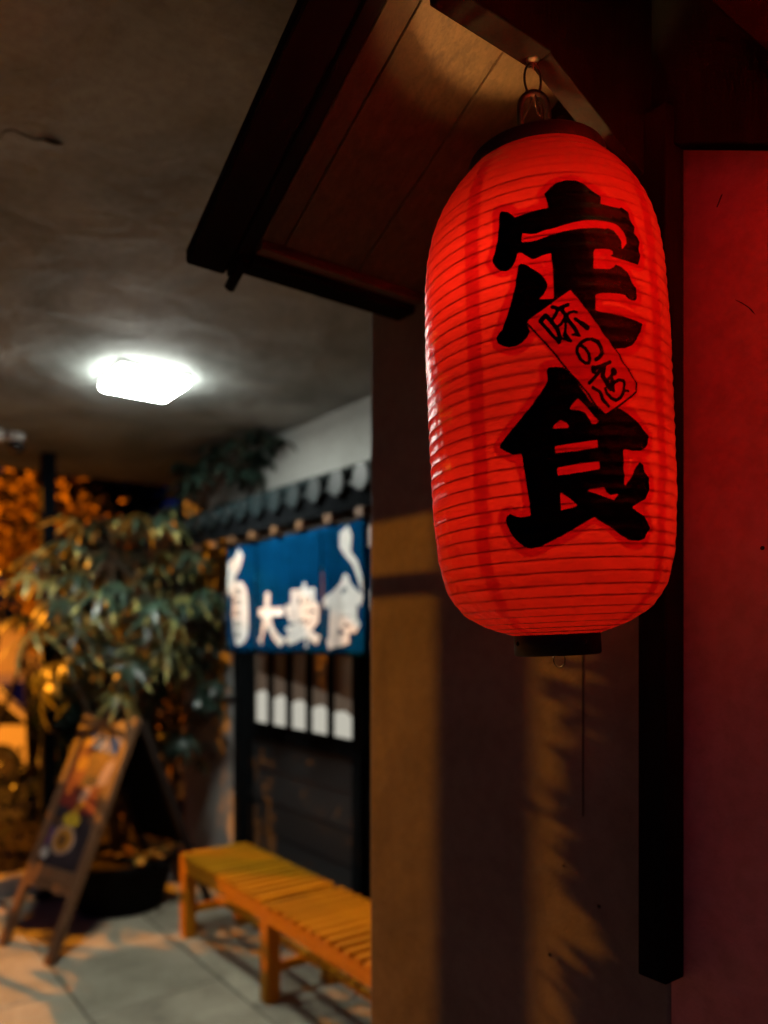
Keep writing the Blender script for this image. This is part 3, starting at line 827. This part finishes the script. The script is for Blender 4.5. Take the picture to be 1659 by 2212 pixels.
def on_cloth(k, polys, name, mat, off=.0035):
    """polys are (u, q) outlines on the panel, u from the left edge as seen from outside, q from the top"""
    p, y0, y1, dxf = panels[k]
    import bmesh
    bm = bmesh.new()
    for poly in polys:
        vs = [bm.verts.new((0, a_, b_)) for a_, b_ in poly]
        es = [bm.edges.new((vs[i], vs[(i + 1) % len(vs)])) for i in range(len(vs))]
        bmesh.ops.triangle_fill(bm, use_beauty=True, edges=es)
    finish(bm, k, name, mat, off)
def finish(bm, k, name, mat, off):
    import bmesh
    p, y0, y1, dxf = panels[k]
    for cuts, ax in ((np.linspace(0, 1, 27)[1:-1], 1), (np.linspace(0, 1, 23)[1:-1], 2)):
        for cut in cuts:
            co = [0, 0, 0]; co[ax] = float(cut); no = [0, 0, 0]; no[ax] = 1
            bmesh.ops.bisect_plane(bm, geom=bm.verts[:] + bm.edges[:] + bm.faces[:], plane_co=co, plane_no=no)
    for v in bm.verts:
        u = 1 - v.co.y; q = v.co.z
        v.co = (NX + dxf(u, q) - off, y0 + (y1 - y0) * u, ZT + (ZB - ZT) * q)
    me = bpy.data.meshes.new(name); bm.to_mesh(me); bm.free(); me.materials.append(mat)
    o = link(name, me, p, (0, 0, 0)); o.location = -WLOC[p.name]
    return o
def text_on_cloth(k, ch, u0, u1, q0, q1, bold, name='character', mat='white_print', off=.0035):
    import bmesh
    cu = bpy.data.curves.new('t', 'FONT'); cu.body = ch; cu.size = 1; cu.offset = bold; cu.resolution_u = 3
    to = bpy.data.objects.new('t', cu); COL.objects.link(to)
    bpy.context.view_layer.update()
    dg = bpy.context.evaluated_depsgraph_get(); me = bpy.data.meshes.new_from_object(to.evaluated_get(dg))
    bpy.data.objects.remove(to)
    bm = bmesh.new(); bm.from_mesh(me); bpy.data.meshes.remove(me)
    if not bm.verts: return
    a = np.array([v.co[:] for v in bm.verts]); mn = a.min(0); mx = a.max(0)
    for v in bm.verts:
        v.co = (0, u0 + (v.co.x - mn[0]) / (mx[0] - mn[0]) * (u1 - u0), q1 - (v.co.y - mn[1]) / (mx[1] - mn[1]) * (q1 - q0))
    finish(bm, k, name, M[mat], off)
# tall rounded seal, then three characters, then the big strokes of the shop mark above
seal = []
for t in np.linspace(0, 2 * math.pi, 40, endpoint=False):
    c, s_ = math.cos(t), math.sin(t)
    seal.append((.50 + .30 * (abs(c) ** .75) * (1 if c > 0 else -1) * (1.0 + .06 * s_), .645 + .30 * (abs(s_) ** .7) * (1 if s_ > 0 else -1)))
on_cloth(0, [seal], 'seal_mark', M['white_print'])
for q in (.44, .54, .64, .74, .84):
    on_cloth(0, [[(.38, q - .035), (.62, q - .035), (.62, q + .035), (.38, q + .035)]], 'seal_stroke', M['print_grey'], .0045)
text_on_cloth(1, '\u5927', .04, .94, .47, .95, .042)
text_on_cloth(2, '\u8846', .00, .98, .41, .95, .036)
text_on_cloth(3, '\u98df', .02, 1.0, .37, .96, .040)
text_on_cloth(4, '\u5802', .05, .95, .42, .95, .022)
on_cloth(0, [[(.02, .14), (.30, .10), (.50, .03), (.62, .10), (.52, .24), (.36, .30), (.26, .45), (.10, .47), (.02, .40)]], 'brush_stroke', M['white_print'])
on_cloth(3, [[(.42, .06), (.62, .02), (.70, .10), (.66, .22), (.80, .28), (.96, .42), (.99, .56), (.86, .46), (.70, .32), (.52, .24), (.40, .17)]], 'brush_stroke', M['white_print'])
on_cloth(4, [[(.0, .05), (.5, .02), (.62, .10), (.2, .2), (.0, .2)]], 'brush_stroke', M['white_print'])

# ------------------------------------------------------------------ ceiling lamp and dome camera
cl = thing('ceiling_lamp', (1.13, 3.28, 2.70), 'lit white square lamp flush on the plaster ceiling', 'lamp')
mb = MB(); mb.box(1.013, 1.307, 3.118, 3.412, 2.682, 2.699); mb.build('lamp_base', M['white_plastic'], cl, .004)
mb = MB(); mb.box(1.015, 1.305, 3.12, 3.41, 2.645, 2.6815)
mb.m = [0, 1, 1, 1, 1, 1]; mb.build('diffuser', [M['lamp_glow'], M['lamp_side']], cl, .016)
dc = thing('dome_camera', (.91, 4.62, 2.70), 'white bracket with a small black dome at the far ceiling edge', 'camera')
mb = MB(); mb.box(.70, .86, 4.56, 4.64, 2.64, 2.699); mb.build('bracket', M['white_plastic'], dc, .01)
mb = MB(); mb.tube([(.93, 4.62, 2.699), (.93, 4.62, 2.655)], .045, 18); mb.build('mount', M['white_plastic'], dc)
mb = MB(); mb.lathe([(.042, .0), (.045, -.02), (.038, -.045), (.022, -.06), (.0005, -.066)], 22, (.93, 4.62, 2.655)); mb.build('dome', M['black_plastic'], dc)

# ------------------------------------------------------------------ slatted bench
be = thing('slatted_bench', (1.78, 3.0, 0), 'orange slatted wooden bench along the sliding doors', 'bench')
BX0, BX1, BH = 1.60, 1.975, .425
def bench_unit(y0, y1):
    m = MB(); m.box(BX0, BX0 + .028, y0, y1, BH - .075, BH - .006); m.build('front_rail', M['teak_long'], be, .003)
    m = MB(); m.box(BX1 - .028, BX1, y0, y1, BH - .075, BH - .006); m.build('back_rail', M['teak_long'], be, .003)
    n = int(round((y1 - y0) / .066)); p = (y1 - y0) / n
    s0 = MB(); s0.box(-(BX1 - BX0) / 2 - .006, (BX1 - BX0) / 2 + .006, -p / 2 + .0145, p / 2 - .0145, 0, .020); me = s0.mesh('slat', M['teak'])
    for k in range(n):
        o = link('slat', me, be, ((BX0 + BX1) / 2, y0 + p * (k + .5), BH - .0055 + random.uniform(0, .001)))
        b = o.modifiers.new('bevel', 'BEVEL'); b.width = .003; b.segments = 2
bench_unit(3.035, 3.96)
bench_unit(2.06, 3.004)
for y in (3.925, 3.02, 2.10):
    for x in (BX0 - .0015, BX1 - .0635):
        m = MB(); m.box(x, x + .065, y - .0345, y + .0345, 0, BH - .007); m.build('leg', M['teak_leg'], be, .004)
    m = MB(); m.box(BX0 + .065, BX1 - .065, y - .014, y + .014, .12, .16); m.build('stretcher', M['teak'], be, .003)
m = MB(); m.box(1.775, 1.80, 2.115, 3.91, .161, .19); m.build('long_stretcher', M['teak_long'], be, .003)

# ------------------------------------------------------------------ A-frame poster board
ab_n = Vector((.95, .31, 0)).normalized()          # direction the board leans to
ab_t = Vector((.31, -.95, 0)).normalized()         # along its foot, towards the right of the picture
f0 = Vector((.815, 4.385, 0)); f1 = f0 + ab_t * .435
LEAN, AH = .50, 1.13
def abp(u, h, off=0):
    """u across (0 left, 1 right), h height along the leaning face"""
    nn = Vector((-AH * ab_n.x, -AH * ab_n.y, LEAN)).normalized()
    return f0 + (f1 - f0) * u + ab_n * LEAN * h + ZV * AH * h + nn * off
ab = thing('poster_easel', (1.1, 4.2, 0), 'leaning wooden A-frame board with a colourful food poster beside the bench', 'sign')
def ab_quad(u0, u1, h0, h1, off0, off1, name, mat, parent, bev=.003):
    c = [abp(u, h, o) for o in (off0, off1) for u, h in ((u0, h0), (u1, h0), (u1, h1), (u0, h1))]
    m = MB(); m.add(c, [(3, 2, 1, 0), (4, 5, 6, 7), (0, 1, 5, 4), (1, 2, 6, 5), (2, 3, 7, 6), (3, 0, 4, 7)])
    return m.build(name, mat, parent, bev)
ab_quad(-.04, .08, 0, 1.02, -.018, .018, 'leg', M['easel'], ab)
ab_quad(.92, 1.04, 0, 1.02, -.018, .018, 'leg', M['easel'], ab)
ab_quad(.081, .919, .285, .345, -.014, .014, 'cross_rail', M['easel'], ab)
ab_quad(.081, .919, .945, 1.0, -.014, .014, 'cross_rail', M['easel'], ab)
apron = [abp(u, h, .004) for u, h in ((.081, .284), (.081, .252), (.2, .262), (.3, .25), (.5, .265), (.7, .25), (.8, .262), (.919, .252), (.919, .284))]
m = MB(); bk = [p - ab_n * .012 for p in apron]; k = len(apron)
m.add(apron + bk, [tuple(range(k)), tuple(range(k, 2 * k))[::-1]] + [(i, k + i, k + (i + 1) % k, (i + 1) % k) for i in range(k)]); m.build('carved_apron', M['easel'], ab)
M['poster_dark'] = plain('poster_dark', (.018, .016, .018), .45, 0, .5, 16, 0)
M['poster_brown'] = plain('poster_brown', (0.120, 0.051, 0.012), .45, 0, .6, 22, 0)
M['poster_red'] = plain('poster_red', (0.150, 0.021, 0.012), .45, 0, .6, 30, 0)
M['poster_orange'] = plain('poster_orange', (0.372, 0.162, 0.012), .45, 0, .3, 30, 0)
M['poster_yellow'] = plain('poster_yellow', (0.450, 0.300, 0.018), .45, 0, .3, 40, 0)
M['poster_skin'] = plain('poster_pale', (0.330, 0.216, 0.156), .45, 0, .3, 30, 0)
M['poster_blue'] = plain('poster_blue', (0.030, 0.084, 0.156), .45, 0, .3, 30, 0)
M['poster_white'] = plain('poster_white', (0.360, 0.348, 0.312), .45, 0, .2, 30, 0)
M['poster_purple'] = plain('poster_purple', (0.108, 0.036, 0.120), .45, 0, .2, 30, 0)
bd = ab_quad(.082, .918, .346, .944, -.006, .004, 'poster', M['poster_dark'], ab, 0)
def ell(cx, cy, rx, ry, n=22, a0=0):
    return [(cx + rx * math.cos(2 * math.pi * i / n), cy + ry * math.sin(2 * math.pi * i / n)) for i in range(n)]
def pr(pts, mat, off):
    m = MB(); m.add([abp(.082 + .836 * u, .346 + .598 * h, off) for u, h in pts], [tuple(range(len(pts)))]); m.build('printed_shape', M[mat], bd)
pr([(0, .42), (1, .42), (1, 1), (0, 1)], 'poster_brown', .0045)
pr([(0, .42), (.32, .42), (.36, .86), (0, .9)], 'poster_red', .005)
pr([(.25, .86), (.92, .83), (.95, .96), (.2, .98)], 'poster_blue', .005)
pr(ell(.16, .91, .12, .035), 'poster_orange', .0055)
pr(ell(.45, .90, .14, .04), 'poster_white', .0055)
pr(ell(.22, .74, .13, .055), 'poster_orange', .0055)
pr([(.66, .58), (.92, .62), (.95, .80), (.80, .78)], 'poster_skin', .0055)
pr([(.30, .36), (.90, .40), (.82, .60), (.5, .62), (.36, .52)], 'poster_red', .0055)
pr([(.42, .47), (.60, .47), (.66, .58), (.50, .60)], 'poster_skin', .006)
pr(ell(.56, .625, .17, .045), 'poster_dark', .0065)
pr([(.38, .36), (.52, .36), (.62, .49), (.5, .48)], 'poster_orange', .0065)
pr(ell(.45, .335, .20, .05), 'poster_yellow', .007)
pr(ell(.42, .19, .27, .105), 'poster_skin', .006)
pr(ell(.42, .19, .21, .078), 'poster_orange', .0065)
pr(ell(.40, .185, .12, .045), 'poster_brown', .007)
pr([(.03, .12), (.11, .12), (.13, .26), (.06, .27)], 'poster_purple', .006)
pr(ell(.10, .075, .10, .04), 'poster_white', .0065)
# rear prop frame
b0 = f0 + ab_n * 1.02; b1 = f1 + ab_n * 1.02
for a_, u in ((b0, .0), (b1, 1.0)):
    m = MB(); m.bar(a_, abp(u, 1.0, -.04), .045, .03, ab_t); m.build('rear_leg', M['dark_wood'], ab, .003)
def rear(u, h):
    a_ = b0 + (b1 - b0) * u; t_ = abp(u, 1.0, -.04); return a_ + (t_ - a_) * h
m = MB(); c = [rear(u, h) for u, h in ((.06, .36), (.94, .36), (.94, .96), (.06, .96))]; c2 = [p + ab_n * .01 for p in c]
m.add(c + c2, [(0, 1, 2, 3), (7, 6, 5, 4), (0, 4, 5, 1), (1, 5, 6, 2), (2, 6, 7, 3), (3, 7, 4, 0)]); m.build('back_panel', M['black_wood'], ab)

# ------------------------------------------------------------------ plants
def leaflet(m, base, d, up, ln, wd, droop, seg=4):
    d = d.normalized(); side = d.cross(up)
    if side.length < 1e-3: side = d.cross(Vector((1, 0, 0)))
    side.normalize(); nrm = side.cross(d)
    prof = (.16, .8, 1.0, .72, .04)
    v = []; p = base.copy(); dd = d.copy()
    for i in range(seg + 1):
        wv = prof[i] * wd / 2
        v += [p - side * wv + nrm * wv * .35, p + side * wv + nrm * wv * .35]
        dd = (dd - ZV * droop * (i + 1) / seg).normalized()
        p = p + dd * ln / seg
    m.add(v, [(2 * i, 2 * i + 1, 2 * i + 3, 2 * i + 2) for i in range(seg)], True)
def palmate(rng, n=7, ln=.15, wd=.036, droop=.22, stem=.12):
    """a drooping hand of leaflets on a petiole; local +x is outwards"""
    m = MB(); tip = Vector((stem, 0, stem * .25))
    m.k = 1; m.tube([(0, 0, 0), (stem * .5, 0, stem * .2), tip], .0022, 5); m.k = 0
    for i in range(n):
        a = (i - (n - 1) / 2) / n * R(310) + rng.uniform(-.1, .1)
        d = Vector((math.cos(a), math.sin(a), -.25 + rng.uniform(-.15, .1)))
        n0 = len(m.f); leaflet(m, tip, d, ZV, ln * rng.uniform(.75, 1.1) * (1 - .25 * abs(a) / 3), wd * rng.uniform(.85, 1.15), droop * rng.uniform(.7, 1.4))
        if rng.random() < .6: m.m[-1] = 2
    return m
rng = random.Random(11)
leaf_me = [palmate(rng, 7 + (k % 3), .215 + .03 * (k % 2), .031, .50).mesh('leaf', [M['leaf_lit' if k in (1, 4) else 'leaf'], M['bark'], M['leaf_lit_tip']]) for k in range(6)]
leafd_me = [palmate(rng, 7, .17, .034, .35).mesh('leaf', [M['leaf_dark'], M['bark'], M['leaf_dark']]) for k in range(4)]

def plant(name, loc, label, cat, stems, leaf_pts, meshes, seed, group=None, scale=(.8, 1.2)):
    rg = random.Random(seed)
    root = thing(name, loc, label, cat, group)
    m = MB()
    for st in stems:
        n = len(st); m.tube(st, [.022 * (1 - .7 * i / (n - 1)) for i in range(n)], 8)
    m.build('stem', M['bark'], root)
    br = MB()
    for p, out in leaf_pts:
        o = link('leaf', rg.choice(meshes), root, p)
        yaw = math.atan2(out.y, out.x) + rg.uniform(-.5, .5)
        o.rotation_euler = (rg.uniform(-.35, .35), -math.asin(max(-.9, min(.9, out.z))) * .5 + rg.uniform(-.1, .5), yaw)
        k = rg.uniform(*scale); o.scale = (k, k, k)
        # twig from the nearest stem point
        q = min((Vector(s_) for st in stems for s_ in st), key=lambda s_: (s_ - Vector(p)).length)
        mid = (Vector(p) + q) / 2 + ZV * .05
        br.tube([q, mid, p], [.006, .004, .0025], 5, caps=False)
    br.build('twig', M['bark'], root)['kind'] = 'stuff'
    return root
def shell_points(c, rad, n, rg, zmin=-9, inner=.35):
    out = []
    while len(out) < n:
        d = Vector((rg.gauss(0, 1), rg.gauss(0, 1), rg.gauss(0, 1))).normalized()
        k = rg.uniform(inner, 1.0)
        p = Vector((c[0] + d.x * rad[0] * k, c[1] + d.y * rad[1] * k, c[2] + d.z * rad[2] * k))
        if p.z < zmin or p.x > 2.06 or p.z > 2.64: continue
        out.append((p, d))
    return out
rg = random.Random(3)
# tub and its tree
tub = thing('plant_tub', (1.50, 4.62, 0), 'large round black tub behind the poster board', 'planter')
mb = MB(); mb.lathe([(.0005, 0), (.23, 0), (.245, .01), (.30, .26), (.315, .265), (.318, .295), (.29, .298), (.28, .26), (.0005, .255)], 48, (1.50, 4.62, 0)); mb.build('tub_shell', M['pot'], tub)
mb = MB(); mb.lathe([(.0005, .266), (.15, .27), (.277, .258)], 32, (1.50, 4.62, 0)); mb.build('soil', M['soil'], tub)
T0 = Vector((1.50, 4.62, .26))
stems = [[T0, T0 + Vector((-.05, .02, .6)), T0 + Vector((-.10, -.02, 1.2)), T0 + Vector((-.05, -.05, 1.75))],
         [T0 + Vector((.03, .04, 0)), T0 + Vector((.10, .08, .7)), T0 + Vector((.22, .02, 1.3)), T0 + Vector((.28, -.02, 1.8))],
         [T0 + Vector((-.04, -.05, 0)), T0 + Vector((-.15, -.1, .7)), T0 + Vector((-.32, -.05, 1.25)), T0 + Vector((-.42, .0, 1.6))]]
pts = shell_points((1.46, 4.50, 1.80), (.56, .46, .56), 92, rg, 1.05)
plant('potted_tree', (1.50, 4.62, .26), 'potted tree with drooping leaf hands lit pale by the ceiling lamp', 'tree', stems, pts, leaf_me, 5)
# low leaves in the same tub, orange lamplight put into their colour
yl = thing('yellow_plant', (1.62, 4.50, .27), 'low plant with long leaves coloured lamplight yellow at the rim of the black tub', 'plant')
rgy = random.Random(8)
for k in range(9):
    m = MB(); a = rgy.uniform(-2.6, .4)
    leaflet(m, Vector((1.55 + .04 * rgy.random(), 4.50, .27)), Vector((math.cos(a), math.sin(a), rgy.uniform(.35, 1.1))), ZV, rgy.uniform(.22, .36), .05, .18)
    m.build('leaf', M['leaf_lamplight'], yl)
# dark slender tree against the white wall
D0 = Vector((1.93, 4.82, 0))
stems = [[D0, D0 + Vector((-.03, .0, .9)), D0 + Vector((.02, -.08, 1.7)), D0 + Vector((.0, -.30, 2.3)), D0 + Vector((.03, -.62, 2.58)), D0 + Vector((.03, -.95, 2.62))],
         [D0 + Vector((-.06, .05, 0)), D0 + Vector((-.16, .02, .8)), D0 + Vector((-.15, -.1, 1.6)), D0 + Vector((-.08, -.2, 2.2))]]
pts = shell_points((1.84, 4.72, 1.45), (.24, .42, .98), 90, rg, .5) + shell_points((1.93, 4.22, 2.52), (.12, .32, .10), 16, rg) + shell_points((1.95, 3.98, 2.60), (.08, .24, .04), 14, rg)
plant('slender_tree', D0, 'dark leafed slender tree against the white wall left of the curtain', 'tree', stems, pts, leafd_me, 6)

# kerb, bed and the lamplit shrubs beyond the passage
mb = MB(); mb.box(-3.2, 3.4, 5.202, 5.34, -.30, .10)
kb = mb.build('planting_kerb', M['concrete'], None, .012); tag(kb, 'low concrete kerb at the end of the paved passage', 'kerb')
mb = MB(); mb.box(-3.2, 3.4, 5.342, 7.1, -.545, .05); tag(mb.build('planting_bed', M['soil']), kind='structure')
tag(bpy.data.objects['planting_bed'], kind='structure')
ps = thing('steel_post', (1.19, 5.02, 0), 'slim dark steel post under the far edge of the ceiling', 'post')
mb = MB(); mb.box(1.152, 1.228, 4.982, 5.058, .012, 2.699); mb.build('shaft', M['roof_metal'], ps, .004)
mb = MB(); mb.box(1.12, 1.26, 4.95, 5.09, -.002, .011); mb.build('base_plate', M['roof_metal'], ps)

def leaf_cloud(centres, n, rg, size, mat, name, parent, droop=.2, asp=.42, zmin=.06):
    m = MB()
    for _ in range(n):
        c, rad = rg.choice(centres)
        d = Vector((rg.gauss(0, 1), rg.gauss(0, 1), rg.gauss(0, 1))).normalized() * rg.random() ** .45
        p = Vector((c[0] + d.x * rad[0], c[1] + d.y * rad[1], max(zmin, c[2] + d.z * rad[2])))
        dr = Vector((rg.gauss(0, 1), rg.gauss(0, 1), rg.gauss(-.3, .7)))
        up = Vector((rg.gauss(0, .5), rg.gauss(0, .5), 1))
        ln = size * rg.uniform(.6, 1.25)
        d_ = dr.normalized(); s_ = d_.cross(up).normalized(); nn = s_.cross(d_)
        wv = ln * asp / 2
        a_ = p; b_ = p + d_ * ln * .5 - nn * ln * .03; e_ = p + d_ * ln - nn * ln * .12
        m.add([a_, b_ - s_ * wv + nn * wv * .3, b_ + s_ * wv + nn * wv * .3, e_], [(0, 2, 1), (1, 2, 3)], True)
    o = m.build(name, mat, parent); o['kind'] = 'stuff'; return o
def shrub(loc, label, centres, n, size, seed, mat='leaf_far', name='lamplit_shrub', cat='shrub', group=None, asp=.42):
    rg = random.Random(seed); root = thing(name, loc, label, cat, group)
    m = MB(); b = Vector(loc)
    for c, rad in centres:
        c = Vector(c); mid = (b + c) / 2 + Vector((rg.uniform(-.1, .1), rg.uniform(-.1, .1), .1))
        m.tube([b + Vector((rg.uniform(-.05, .05), rg.uniform(-.05, .05), 0)), mid, c, c + Vector((rg.uniform(-.2, .2), rg.uniform(-.2, .2), rad[2] * .7))], [.03, .02, .012, .004], 6)
    m.build('trunk', M['bark'], root)
    leaf_cloud(centres, n, rg, size, M[mat], 'crown', root, asp=asp)
    return root
shrub((2.1, 6.1, .05), 'leafy lamplit shrub behind the potted tree beyond the kerb', [((2.0, 6.1, 1.0), (.6, .4, .8)), ((2.2, 6.0, 1.9), (.6, .4, .6)), ((1.75, 6.2, 2.3), (.45, .4, .5)), ((2.7, 6.2, 1.6), (.5, .4, 1.0))], 1300, .10, 21)
shrub((.75, 6.3, .05), 'tall shrub at far left with orange lit leaves above the street view', [((.95, 6.3, 2.2), (.5, .4, .35)), ((1.35, 6.2, 2.5), (.5, .4, .5)), ((.55, 6.3, 2.6), (.5, .4, .6)), ((1.5, 6.3, 1.9), (.3, .3, .5))], 1900, .10, 22)
shrub((2.3, 7.0, .05), 'dark dense hedge tree behind the lamplit shrubs', [((2.1, 7.0, 1.0), (.6, .3, 1.0)), ((2.9, 7.0, 1.4), (.7, .3, 1.3)), ((1.9, 6.95, 2.3), (.6, .3, .8)), ((1.5, 6.95, 2.5), (.5, .3, .45)), ((3.5, 7.0, 1.6), (.6, .3, 1.4)), ((2.5, 7.0, 2.7), (.7, .3, .8)), ((2.2, 7.0, 3.2), (.6, .3, .5))], 13000, .12, 26, 'leaf_dark', 'hedge_tree', 'tree', None, .6)
shrub((1.5, 7.0, .05), 'dark tree over the street view at far left', [((1.55, 7.0, 2.5), (.3, .3, .6)), ((1.5, 7.0, 3.1), (.35, .3, .5)), ((2.0, 7.0, 3.1), (.5, .3, .5))], 5000, .12, 27, 'leaf_dark', 'hedge_tree', 'tree', None, .6)
shrub((1.45, 5.75, .05), 'low dark shrub behind the kerb left of the poster board', [((1.15, 5.8, .42), (.5, .3, .40)), ((1.65, 5.7, .75), (.35, .3, .7))], 1600, .07, 23, 'leaf_dark')
shrub((-.1, 5.9, .05), 'bushy shrub outside the frame left of the kerb', [((-.05, 5.9, 1.77), (.25, .25, .20)), ((.34, 5.9, 1.12), (.18, .25, .2)), ((-.32, 5.9, 2.0), (.2, .2, .16))], 1500, .09, 24, 'leaf_dark', asp=.6)
rq = random.Random(4)
clumps = []
for k in range(230):
    zz = 1.5 + 1.45 * k / 229; edge = -.066 - .03 * (zz - 2.18) + .007 * math.sin(zz * 11) + .006 * math.sin(zz * 27 + 1)
    rr_ = rq.uniform(.035, .07)
    clumps.append(((min(edge - rr_ * .4, edge - rr_ * .4 - rq.expovariate(45)), 3.98 + rq.uniform(-.05, .05), zz), (rr_ * .4, rr_, rr_)))
clumps += [((-.287, 3.95, 1.45 + .075 * k), (.20, .18, .10)) for k in range(20)] * 7
rs_ = thing('open_side_shrub', (-.40, 3.95, 0), 'tall small leaved shrub outside the frame at the open street side', 'shrub')
mb = MB(); mb.tube([(-.40, 3.95, 0), (-.37, 3.97, 1.0), (-.36, 3.95, 1.9), (-.34, 3.95, 2.7)], [.02, .016, .010, .003], 6); mb.build('trunk', M['bark'], rs_)
leaf_cloud(clumps, 76000, random.Random(25), .018, M['leaf_dark'], 'crown', rs_, asp=.8)
shrub((1.55, 5.55, .05), 'narrow dark bush added behind the potted tree to shade the white wall', [((1.52, 5.55, 1.1), (.28, .15, .6)), ((1.6, 5.55, 1.9), (.28, .15, .5))], 4200, .09, 28, 'leaf_dark', asp=.6)  # added bush, keeps the street lamp's light off the white wall


# ------------------------------------------------------------------ the street beyond
sw = thing('street_wall', (2, 16, -.55), 'pale wall across the street glowing orange under the street lamp', 'wall')
mb = MB(); mb.box(-9, 14, 15.6, 15.9, -.55, 1.75); mb.build('wall_panel', M['street_wall'], sw)
mb = MB(); mb.box(-9.05, 14.05, 15.55, 15.95, 1.75, 1.85); mb.build('coping', M['concrete'], sw)
# van
vp = FV * 11.0 + RV * -4.66
van = thing('parked_van', (vp.x, vp.y, -.55), 'pale parked van seen past the steel post at far left', 'van')
prof = [(0, .28), (.02, .62), (-.10, .80), (-.28, .86), (-.95, 1.42), (-1.25, 1.52), (-3.9, 1.55), (-4.1, 1.35), (-4.15, .30), (-3.55, .24), (-.6, .24)]
m = MB(); m.prism([(a_, b_) for a_, b_ in prof], 'y', 0, 1.6); body = m.build('body', M['car'], van, .05, local=True)
m = MB(); m.prism([(-.36, .87), (-.90, 1.32), (-1.12, 1.36), (-1.12, .87)], 'y', -.012, .02); m.build('side_window', M['glass'], van, local=True)
m = MB(); m.prism([(-1.2, .87), (-1.2, 1.36), (-2.2, 1.38), (-2.2, .87)], 'y', -.012, .02); m.build('side_window', M['glass'], van, local=True)
m = MB(); m.add([(-.31, .12, .875), (-.31, 1.48, .875), (-.93, 1.40, 1.40), (-.93, .20, 1.40)], [(0, 1, 2, 3)]); m2 = MB(); m2.add([(a_ + .03, b_, c_ + .02) for a_, b_, c_ in m.v] + [(a_, b_, c_ - .02) for a_, b_, c_ in m.v], [(0, 1, 2, 3), (7, 6, 5, 4), (0, 4, 5, 1), (1, 5, 6, 2), (2, 6, 7, 3), (3, 7, 4, 0)]); m2.build('windscreen', M['glass'], van, local=True)
for yy in (.1, 1.3):
    m = MB(); m.box(-.03, .03, yy, yy + .22, .55, .68); m.build('headlight', M['chrome'], van, .01, local=True)
m = MB(); m.box(-.02, .05, .02, 1.58, .26, .40); m.build('bumper', M['rubber'], van, .02, local=True)
for xx in (-.75, -3.3):
    for yy in (-.01, 1.45):
        m = MB(); m.tube([(xx, yy, .30), (xx, yy + .17, .30)], .30, 24); wl = m.build('wheel', M['rubber'], van, local=True)
        m = MB(); m.tube([(xx, yy - .006, .30), (xx, yy + .176, .30)], .17, 16); m.build('rim', M['steel'], wl, local=True)
van.rotation_euler = (0, 0, -YAW)

# street lamp that throws the orange light
LP = Vector(LAMP_POS)
sl = thing('street_lamp', (LP.x - .9, LP.y + .5, -.55), 'tall sodium street lamp on the street left of the passage', 'street lamp')
mb = MB(); b = Vector((LP.x - .9, LP.y + .5, -.55)); mb.tube([b, b + ZV * 4.2, b + ZV * 5.0 + Vector((.05, -.03, 0)), LP + Vector((-.25, .14, .22)), LP + Vector((0, 0, .2))], [.07, .055, .04, .03, .03], 12); mb.build('pole', M['roof_metal'], sl)
mb = MB(); mb.lathe([(.0005, .22), (.08, .20), (.14, .10), (.15, .05), (.135, .05), (.12, .10), (.0005, .13)], 24, LP); mb.build('lamp_head', M['roof_metal'], sl)
ld = bpy.data.lights.new('sodium_bulb', 'POINT'); ld.energy = STREET_WATTS; ld.color = SODIUM; ld.shadow_soft_size = .013
lo = bpy.data.objects.new('sodium_bulb', ld); COL.objects.link(lo); lo.parent = sl; lo.location = LP - b

# round pole and conduit at the open side of the passage (they stripe the pier with shadow)
co = thing('awning_pole', (COLX, COLY, 0), 'slim round pole at the open street side of the passage', 'pole')
mb = MB(); mb.tube([(COLX, COLY, .004), (COLX, COLY, 3.4)], .024, 16); mb.build('shaft', M['roof_metal'], co)
mb = MB(); mb.lathe([(.024, .06), (.04, .05), (.06, .012), (.065, -.003)], 20, (COLX, COLY, 0)); mb.build('base_collar', M['roof_metal'], co)
cn = thing('cable_conduit', (CEIL_X0 + .05, 2, 2.56), 'thin grey conduit slung below the open ceiling edge', 'pipe')
mb = MB(); mb.tube([(CEIL_X0 + .04, -1, 2.585), (CEIL_X0 + .04, 5.05, 2.585)], .012, 8); mb.build('conduit', M['roof_metal'], cn)
mb = MB()
for y in (.5, 2.0, 3.5, 4.9): mb.box(CEIL_X0 + .034, CEIL_X0 + .046, y, y + .012, 2.588, 2.699)
mb.build('bracket', M['roof_metal'], cn)
